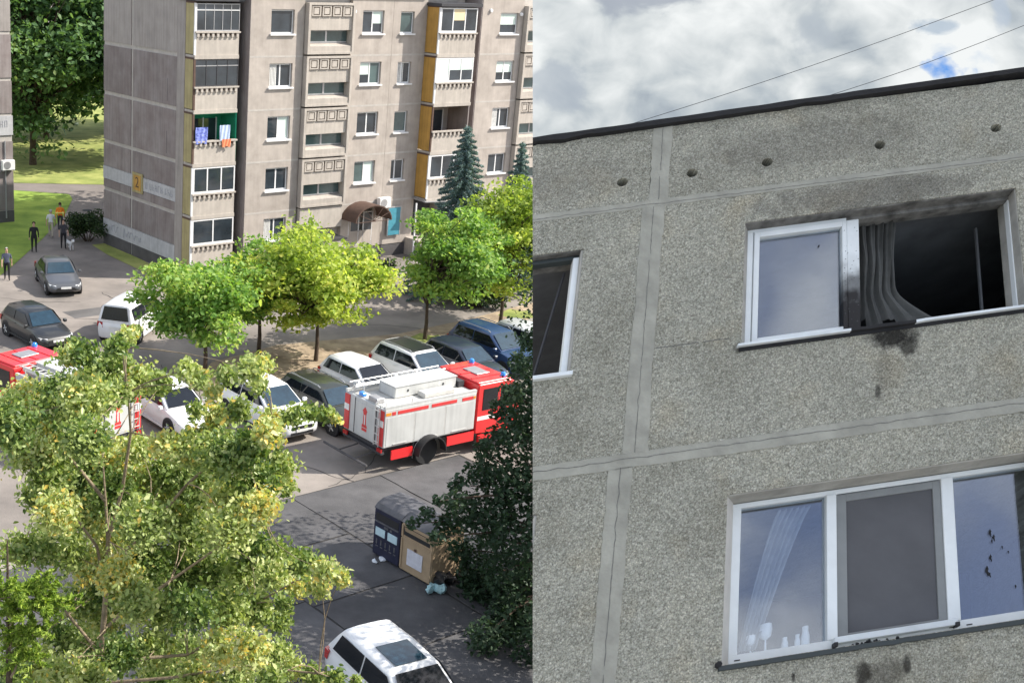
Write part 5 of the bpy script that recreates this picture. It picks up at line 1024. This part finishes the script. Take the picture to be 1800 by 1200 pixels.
# big maples behind, beyond the lawn
BT = 'big trees behind the lawn'
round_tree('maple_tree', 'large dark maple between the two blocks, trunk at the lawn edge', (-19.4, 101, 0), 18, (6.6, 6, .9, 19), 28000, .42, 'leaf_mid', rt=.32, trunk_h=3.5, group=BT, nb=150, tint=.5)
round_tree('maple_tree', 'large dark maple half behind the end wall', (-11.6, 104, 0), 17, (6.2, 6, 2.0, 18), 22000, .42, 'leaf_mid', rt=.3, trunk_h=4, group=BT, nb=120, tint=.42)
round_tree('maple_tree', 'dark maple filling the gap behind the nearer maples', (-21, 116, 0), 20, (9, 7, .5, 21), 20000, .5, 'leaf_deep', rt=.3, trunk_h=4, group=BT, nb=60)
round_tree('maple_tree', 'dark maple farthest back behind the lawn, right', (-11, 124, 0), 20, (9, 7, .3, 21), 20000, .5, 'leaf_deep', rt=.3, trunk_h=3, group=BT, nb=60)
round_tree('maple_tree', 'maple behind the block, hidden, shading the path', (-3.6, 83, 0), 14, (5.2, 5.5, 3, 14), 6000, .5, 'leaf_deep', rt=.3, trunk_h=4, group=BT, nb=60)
# blue spruces at the facade
def spruce(label, loc, h, r, n):
    root = empty('spruce_tree', loc); tag(root, label, 'spruce', 'blue spruces by the facade'); MB().tube([(0, 0, -.1), (.02, 0, h*.5), (0, 0, h)], [.13, .08, .01], 7).build('trunk', 'bark', root)
    pts, paths = [], []
    z = .7
    while z < h-.15:
        f = 1-z/h; L = r*f**.85+.08; nbk = max(5, int(7+5*f)); a0 = random.random()*6
        for k in range(nbk):
            a = a0+2*math.pi*k/nbk+random.uniform(-.15, .15); l = L*random.uniform(.8, 1.1); d = Vector((math.cos(a), math.sin(a), 0))
            tip = d*l+Vector((0, 0, z-.22*l)); paths.append(([Vector((0, 0, z)), d*l*.5+Vector((0, 0, z+.02)), tip], .022*f+.008, .004))
            m_ = int(n*l); q = rng.random((m_, 1)); base = np.array(Vector((0, 0, z)))+(np.array(tip)-np.array([0, 0, z]))*q; pts.append(base+rng.normal(0, .055, (m_, 3))*(1.3-q)+np.array([0, 0, -.03]))
        z += .26+.12*f
    kind(limbs('branches', paths, root), 'stuff'); leaf_cloud('needles', np.concatenate(pts), .16, 'needle_blue', root, up=.2, asp=.28)
spruce('tall blue spruce in front of the yellow-sided balconies', (9.85, 64.2, 0), 9.2, 2.9, 260); spruce('smaller blue spruce at the right edge of the left picture', (13.1, 66.2, 0), 8.1, 2.0, 240)
# shrubs
def shrub(label, loc, rx, ry, h, n, m='bush', cat='bush', sz=.12):
    root = empty('shrub', loc); tag(root, label, cat); C = [(random.uniform(-.75, .75)*rx, random.uniform(-.75, .75)*ry, h*random.uniform(.3, .8)) for _ in range(14)]
    limbs('stem', [(curve_path((c[0]*.2, c[1]*.2, 0), c), .03, .008) for c in C], root)
    leaf_cloud('foliage', np.concatenate([ball(n//14, min(rx, ry, h)*.5)*np.array([1, 1, .8])+np.array(c) for c in C]), sz, m, root)
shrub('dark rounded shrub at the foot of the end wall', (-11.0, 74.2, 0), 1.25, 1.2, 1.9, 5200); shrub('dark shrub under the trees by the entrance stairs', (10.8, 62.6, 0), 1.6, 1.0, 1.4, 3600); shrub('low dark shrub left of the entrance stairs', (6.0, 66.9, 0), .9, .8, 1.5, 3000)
# dark lime tree at the right of the yard
def blob_tree(name, label, loc, blobs, dens, size, m, paths, barkm, tint, hollow=.2, up=.35):
    root = empty(name, loc); tag(root, label, 'tree'); limbs('trunk', paths, root, barkm); pts, tt = [], []
    for (x, y, z, r) in blobs:
        k = max(12, int(dens*r*r*(1+.25*random.uniform(-1, 1)))); q = ball(k, r, hollow)*np.array([1.05, 1.15, 1]) if hollow else rng.normal(0, r*.47, (k, 3))*np.array([1.1, 1.3, 1]); pts.append(q+np.array([x, y, z])); tt.append(np.full(k, tint+random.uniform(-.28, .28)))
    return root, np.concatenate(pts), np.concatenate(tt)
pth = [([(0, 0, -.1), (.05, 0, 2), (0, .1, 4.5), (.1, 0, 8)], .2, .05)]
for (x, y, z, r) in DK_BLOBS: pth.append((curve_path((0, 0, min(7, max(.6, z*.75))), (x, y, z)), .05, .01))
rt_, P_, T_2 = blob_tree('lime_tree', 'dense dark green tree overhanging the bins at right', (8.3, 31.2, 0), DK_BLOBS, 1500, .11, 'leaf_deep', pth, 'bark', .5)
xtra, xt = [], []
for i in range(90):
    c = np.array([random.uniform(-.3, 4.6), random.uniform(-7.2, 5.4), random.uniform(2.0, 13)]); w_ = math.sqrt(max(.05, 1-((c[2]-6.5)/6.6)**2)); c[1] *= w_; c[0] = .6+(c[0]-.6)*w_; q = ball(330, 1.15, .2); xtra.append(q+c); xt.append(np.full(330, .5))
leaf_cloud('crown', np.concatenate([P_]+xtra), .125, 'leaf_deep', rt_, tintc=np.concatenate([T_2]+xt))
# foreground tree
fp = []
for i, q in enumerate(FG_LIMBS):
    fp.append((([(-.05, 0, -.1), (0, 0, 3.0)]+q) if i == 0 else q, (.09 if i == 0 else .034), .010))
for (x, y, z, r) in FG_BLOBS:
    best = min((Vector(p) for q in FG_LIMBS for p in q), key=lambda p: (p-Vector((x, y, z-.35))).length); fp.append((curve_path(best, (x, y, z), 4, .10), .011, .004))
FGL = (-2.541, 18.5, 0)
rt_, P_, T_2 = blob_tree('foreground_tree', 'large sunlit yellow-green tree filling the lower left foreground', FGL, FG_BLOBS, 17500, .105, 'leaf_fore', fp, 'bark_pale', .55, hollow=.0)
lens = np.argsort(P_[:, 1])                      # nearest leaves are single parts, the rest one mass
pick = lens[:300]; rest = lens[300:]
kind(leaf_cloud('foliage', P_[rest], .080, 'leaf_fore', rt_, up=.1, flat=.7, tintc=T_2[rest], asp=.58), 'stuff')
one = leaf_cloud('leaf', [(0, 0, 0)], .085, 'leaf_fore', rt_, up=2.5, tintc=[.6], asp=.58); lme = one.data
one.location = tuple(P_[pick[0]])
for i in pick[1:]: share('leaf', lme, rt_, tuple(P_[i]), (random.uniform(-.9, .9), random.uniform(-.9, .9), random.uniform(0, 6.3)), (1, 1, 1))
# lime-green thuja tips at the lower left corner
th = empty('thuja_tree', (-3.41, 15.5, 0)); tag(th, 'bright lime-green thuja sprays in the lower left corner', 'thuja'); MB().tube([(-.1, 0, -.1), (-.05, 0, 5), (0, 0, 9.2)], [.12, .08, .01], 7).build('trunk', 'bark', th); pts, pp = [], []
for (x, y, z) in CON:
    for k in range(12):
        b_ = Vector((x, y, z)); d = Vector((random.gauss(.25, .5), random.gauss(0, .5), random.gauss(.1, .35))).normalized()*random.uniform(.25, .5); pp.append(([b_-Vector((.1, 0, .1)), b_+d*.6, b_+d+Vector((0, 0, -.06))], .008, .002))
        q = rng.random((90, 1)); pts.append(np.array(b_)+np.array(d)*q+rng.normal(0, .028, (90, 3))*(1.2-q))
    pp.append((curve_path((0, 0, z-.5), (x, y, z)), .02, .006))
kind(limbs('branches', pp, th, 'bark_pale'), 'stuff'); leaf_cloud('sprays', np.concatenate(pts), .085, 'needle_lime', th, up=.2, asp=.3)
# shaded thuja body below the tips
leaf_cloud('inner_sprays', np.concatenate([ball(300, .45)*np.array([1, 1, 1.3])+np.array([-.15, .25, z]) for z in (7.0, 7.7, 8.4)]), .07, 'needle_lime', th, asp=.3)

# ================================================================== BINS AND LITTER
mat('bin_navy', (.018, .020, .045), rough=.6, var=.2); mat('bin_tan', (.38, .28, .18), rough=.75, var=.12, scale=3); mat('bin_grey', (.11, .11, .12), rough=.7, var=.25, scale=3); mat('bag_teal', (.35, .55, .58), rough=.5, var=.25, scale=6); mat('bag_white', (.70, .74, .80), rough=.5, var=.1); mat('label_pale', (.50, .66, .72), rough=.5); mat('poster', (.62, .62, .68), rough=.6, var=.1, scale=8)
def container(loc, head, label, m, kindb):
    root = empty('recycling_container', loc, R(head)); tag(root, label, 'recycling bin', 'recycling containers in the yard'); w, d, h = (1.12, 1.35, 1.62) if kindb else (1.28, 1.25, 1.62)
    # local: x along the front, y inward (depth)
    mb = MB(); prof = [(0, .05), (0, h*.93)]+([(.12, h), (.35, h*1.06), (d-.35, h*1.06), (d-.1, h), (d, h*.93)] if kindb else [(.30, h*1.07), (d-.3, h*1.07), (d, h*.93)])+[(d, .05)]
    mb.loft([[(x, y, z) for y, z in prof] for x in (.0, w)]); mb.build('body', m, root, bevel=.02)
    lid = [(0, h*.93+.004)]+([(.12, h+.006), (.35, h*1.06+.01), (d-.35, h*1.06+.01), (d-.1, h+.006), (d, h*.93+.006)] if kindb else [(.30, h*1.07+.008), (d-.3, h*1.07+.008), (d, h*.93+.006)])
    mb = MB()
    for i in range(len(lid)-1): mb.slab([(-.02, lid[i][0], lid[i][1]), (w+.02, lid[i][0], lid[i][1]), (w+.02, lid[i+1][0], lid[i+1][1]), (-.02, lid[i+1][0], lid[i+1][1])], (0, 0, .02))
    mb.build('lid', 'bin_grey', root)
    if kindb:
        MB().box(.08, w-.08, -.012, .01, 1.18, 1.40).build('slot', 'black_plastic', root); MB().box(.06, w-.06, -.035, .0, 1.12, 1.16).build('ledge', 'bin_grey', root)
        for a in (.10, .62): MB().box(a, a+.40, -.016, .002, .70, .95).build('label', 'label_pale', root)
        mb = MB()
        for i in range(5): mb.box(.14+i*.19, .19+i*.19, -.012, .002, .42, .58).box(.14+i*.19, .24+i*.19, -.012, .002, .62-.28, .62-.25)
        mb.build('icon', 'bin_grey', root); MB().box(.45, .62, -.012, .002, 1.0, 1.07).box(.70, .78, -.012, .002, 1.0, 1.07).build('plate', 'bin_grey', root)
    else:
        MB().box(.10, w-.12, -.01, .01, 1.16, 1.42).build('slot', 'black_plastic', root); MB().slab([(.16, -.03, 1.42), (w-.06, -.03, 1.42), (w-.06, .03, 1.22), (.16, .03, 1.22)], (0, -.02, 0)).build('flap', 'bin_tan', root)
        for b_ in ((.02, .08, 1.1, 1.47), (w-.08, w-.02, .12, 1.47), (.02, .08, .12, 1.05)): MB().box(b_[0], b_[1], -.025, .0, b_[2], b_[3]).build('frame_bar', 'bin_tan', root)
        MB().box(.10, w-.10, -.02, .0, 1.02, 1.10).build('front_rail', 'bin_tan', root); MB().box(.30, .92, -.022, -.002, .30, .80).build('notice', 'poster', root); MB().lathe([(.05, -.03), (.04, -.012)], (.62, 0, .86), 'y', 10).build('lock', 'brown_trim', root)
    return root
container((3.42, 33.95, .02), -52, 'dark navy recycling container with two pale labels', 'bin_navy', True); container((4.14, 33.02, .02), -52, 'tan recycling container with white notice under the dark tree', 'bin_tan', False)
def heap(name, label, loc, m, r, n, cat, flat=.5):
    bm = bmesh.new()
    for k in range(n):
        d = Matrix.Translation((random.uniform(-1, 1)*r, random.uniform(-.6, .6)*r, r*flat*random.uniform(.3, .8))) @ Matrix.Rotation(random.random()*6, 4, 'Z') @ Matrix.Diagonal((r*random.uniform(.5, .8), r*random.uniform(.3, .5), r*flat*random.uniform(.5, .9), 1)); bmesh.ops.create_icosphere(bm, subdivisions=2, radius=1, matrix=d)
    for v in bm.verts: v.co += Vector((noise.noise(v.co*9), noise.noise(v.co*9+Vector((5, 0, 0))), noise.noise(v.co*9+Vector((0, 7, 0)))))*r*.28; v.co.z = max(v.co.z, .005)
    o = from_bm(name, bm, m, None, 35); o.location = loc; return tag(o, label, cat)
heap('plastic_bag', 'crumpled pale blue plastic bags lying beside the tan container', (4.98, 31.85, .03), 'bag_teal', .28, 5, 'plastic bag'); heap('plastic_bag', 'small white bag at the foot of the navy container', (3.52, 33.5, .03), 'bag_white', .2, 2, 'plastic bag', .45)
heap('rubbish_bag', 'black rubbish bags in the shade behind the tan container', (5.6, 32.2, .03), 'black_plastic', .42, 4, 'rubbish bag', .6)

# ================================================================== PEOPLE AND DOG
mat('skin', (.50, .30, .22), rough=.6); mat('cl_black', (.018, .018, .02), rough=.9); mat('cl_dark', (.05, .048, .055), rough=.9); mat('cl_white', (.66, .66, .66), rough=.9); mat('cl_orange', (.80, .22, .02), rough=.8); mat('cl_blue', (.08, .09, .13), rough=.9); mat('hair_brown', (.05, .03, .02), rough=.8); mat('hair_grey', (.42, .41, .39), rough=.8); mat('cl_stripe', (.85, .75, .2), rough=.6); mat('cl_beige', (.42, .37, .30), rough=.9)
def skin_mesh(name, verts, edges, radii, sub=2, root=0):
    me = bpy.data.meshes.new(name); me.from_pydata(verts, edges, []); o = bpy.data.objects.new(name, me); col.objects.link(o)
    o.modifiers.new('s', 'SKIN'); sm = o.modifiers.new('u', 'SUBSURF'); sm.levels = sub; sm.render_levels = sub
    for i, r_ in enumerate(radii): me.skin_vertices[0].data[i].radius = (r_, r_); me.skin_vertices[0].data[i].use_root = (i == root)
    bpy.context.view_layer.update(); nm = bpy.data.meshes.new_from_object(o.evaluated_get(bpy.context.evaluated_depsgraph_get())); bpy.data.objects.remove(o); return nm
def person(label, loc, head, h, top, legs, hair, step=.12, arm=(0, 0), shoes='cl_black', short=False):
    """one continuous figure: pelvis, spine, head, tapering limbs, hands with fingers; clothes as material zones"""
    s = h/1.75; V = []; E_ = []; Rd = []
    def a(p, r_, par=None): V.append(tuple(x*s for x in p)); Rd.append(r_*s); i = len(V)-1; (E_.append((par, i)) if par is not None else None); return i
    pel = a((0, 0, .95), .125); w_ = a((0, 0, 1.10), .115, pel); ch = a((0, 0, 1.32), .14, w_); nk = a((.01, 0, 1.47), .055, ch); hd0 = a((.02, 0, 1.56), .075, nk); hd = a((.02, 0, 1.65), .085, hd0); a((.015, 0, 1.73), .05, hd)
    a((.105, 0, 1.63), .015, hd)                                   # nose
    for sg, st, ar in ((1, step, arm[0]), (-1, -step, arm[1])):
        hp = a((0, sg*.10, .90), .10, pel); kn = a((st*.6+.03, sg*.11, .50), .062, hp); an = a((st*1.0-.04, sg*.11, .10), .042, kn); a((st*1.0+.12, sg*.125, .035), .035, an)
        sh = a((0, sg*.19, 1.38), .065, ch); el = a((-st*.4+.02+ar*.12, sg*.25, 1.12+ar*.02), .042, sh); wr = a((-st*.8+.05+ar*.28, sg*.26, .89+ar*.10), .03, el); pm = a((-st*.9+.07+ar*.33, sg*.26, .82+ar*.10), .032, wr)
        for fy in (-.022, -.007, .008, .022): a((-st*.9+.08+ar*.36+fy*.3, sg*.26+fy, .72+ar*.10+abs(fy)*.5), .009, pm)
        a((-st*.9+.12+ar*.34, sg*.24, .79+ar*.10), .010, pm)
    me = skin_mesh('body', V, E_, Rd); ms = [top, legs, 'skin', shoes]
    for m_ in ms: me.materials.append(MATS[m_])
    for p in me.polygons:
        c = p.center/s; r_ = math.hypot(c.x, c.y); side = abs(c.y)
        if c.z > 1.48: i = 2
        elif side > .215 and c.z < (1.16 if short else .86): i = 2
        elif c.z > .97 or side > .215: i = 0
        elif c.z < .075: i = 3
        else: i = 1
        p.material_index = i
    me.shade_smooth(); root = empty('person', (loc[0], loc[1], loc[2] if len(loc) > 2 else .012), R(head)); tag(root, label, 'person'); b = bpy.data.objects.new('body', me); col.objects.link(b); b.parent = root
    bm = bmesh.new(); bmesh.ops.create_uvsphere(bm, u_segments=12, v_segments=8, radius=.112*s, matrix=Matrix.Translation((-.005*s, 0, 1.672*s)) @ Matrix.Diagonal((1.0, .92, 1.0, 1)))
    bmesh.ops.delete(bm, geom=[v for v in bm.verts if v.co.z < 1.60*s or (v.co.x > .045*s and v.co.z < 1.715*s)], context='VERTS'); from_bm('hair', bm, hair, root, 60)
    for sg in (-1, 1):
        mb = MB().lathe([(.001, 0), (.009*s, .002), (.001, .006)], (.098*s, sg*.03*s, 1.66*s), 'x', 6); mb.build('eye', 'cl_black', root)
    return root
person('walker in grey top and dark trousers at the left edge of the driveway', (-13.8, 64.25), -78, 1.72, 'cl_blue', 'cl_black', 'hair_grey', .16, (.1, .1), short=True)
person('person all in black standing on the path left of the walkers', (-13.6, 70.8), -80, 1.76, 'cl_black', 'cl_black', 'hair_brown', .04)
person('person in white top and bare legs walking away along the path', (-13.35, 74.9), 95, 1.68, 'cl_white', 'cl_beige', 'hair_grey', .2, short=True)
pv = person('person in an orange vest walking beside the one in white', (-13.1, 76.8), 95, 1.76, 'cl_orange', 'cl_dark', 'hair_brown', .14)
MB().box(-.20, .20, -.26, .26, 1.12, 1.17).build('reflective_band', 'cl_stripe', pv)
person('person in black leaning toward a small white dog', (-12.1, 72.0), -75, 1.70, 'cl_dark', 'cl_black', 'hair_brown', .08, (.8, .1), short=True)
def dog(label, loc, head, s=1.0):
    V = [(0, 0, .34), (.2, 0, .36), (.36, 0, .40), (.45, 0, .50), (.54, 0, .55), (.66, 0, .52), (-.16, 0, .35), (-.28, 0, .33), (-.42, 0, .46)]; E_ = [(0, 1), (1, 2), (2, 3), (3, 4), (4, 5), (0, 6), (6, 7), (7, 8)]; Rd = [.085, .10, .10, .06, .065, .03, .09, .085, .018]
    for sg in (-1, 1):
        i = len(V); V += [(.30, sg*.07, .30), (.31, sg*.075, .15), (.33, sg*.075, .025)]; E_ += [(2, i), (i, i+1), (i+1, i+2)]; Rd += [.045, .025, .024]
        i = len(V); V += [(-.24, sg*.07, .26), (-.33, sg*.075, .15), (-.29, sg*.075, .025)]; E_ += [(7, i), (i, i+1), (i+1, i+2)]; Rd += [.055, .026, .024]
        i = len(V); V += [(.50, sg*.07, .62)]; E_ += [(4, i)]; Rd += [.02]
    V = [tuple(c*s for c in v) for v in V]; me = skin_mesh('dog', V, E_, [r_*s for r_ in Rd]); me.shade_smooth(); o = link('dog', me, 'cl_white'); o.location = (loc[0], loc[1], .012); o.rotation_euler = (0, 0, R(head)); return tag(o, label, 'dog')
dog('small white dog beside the person in black on the path', (-11.72, 71.8), -60, 1.15)
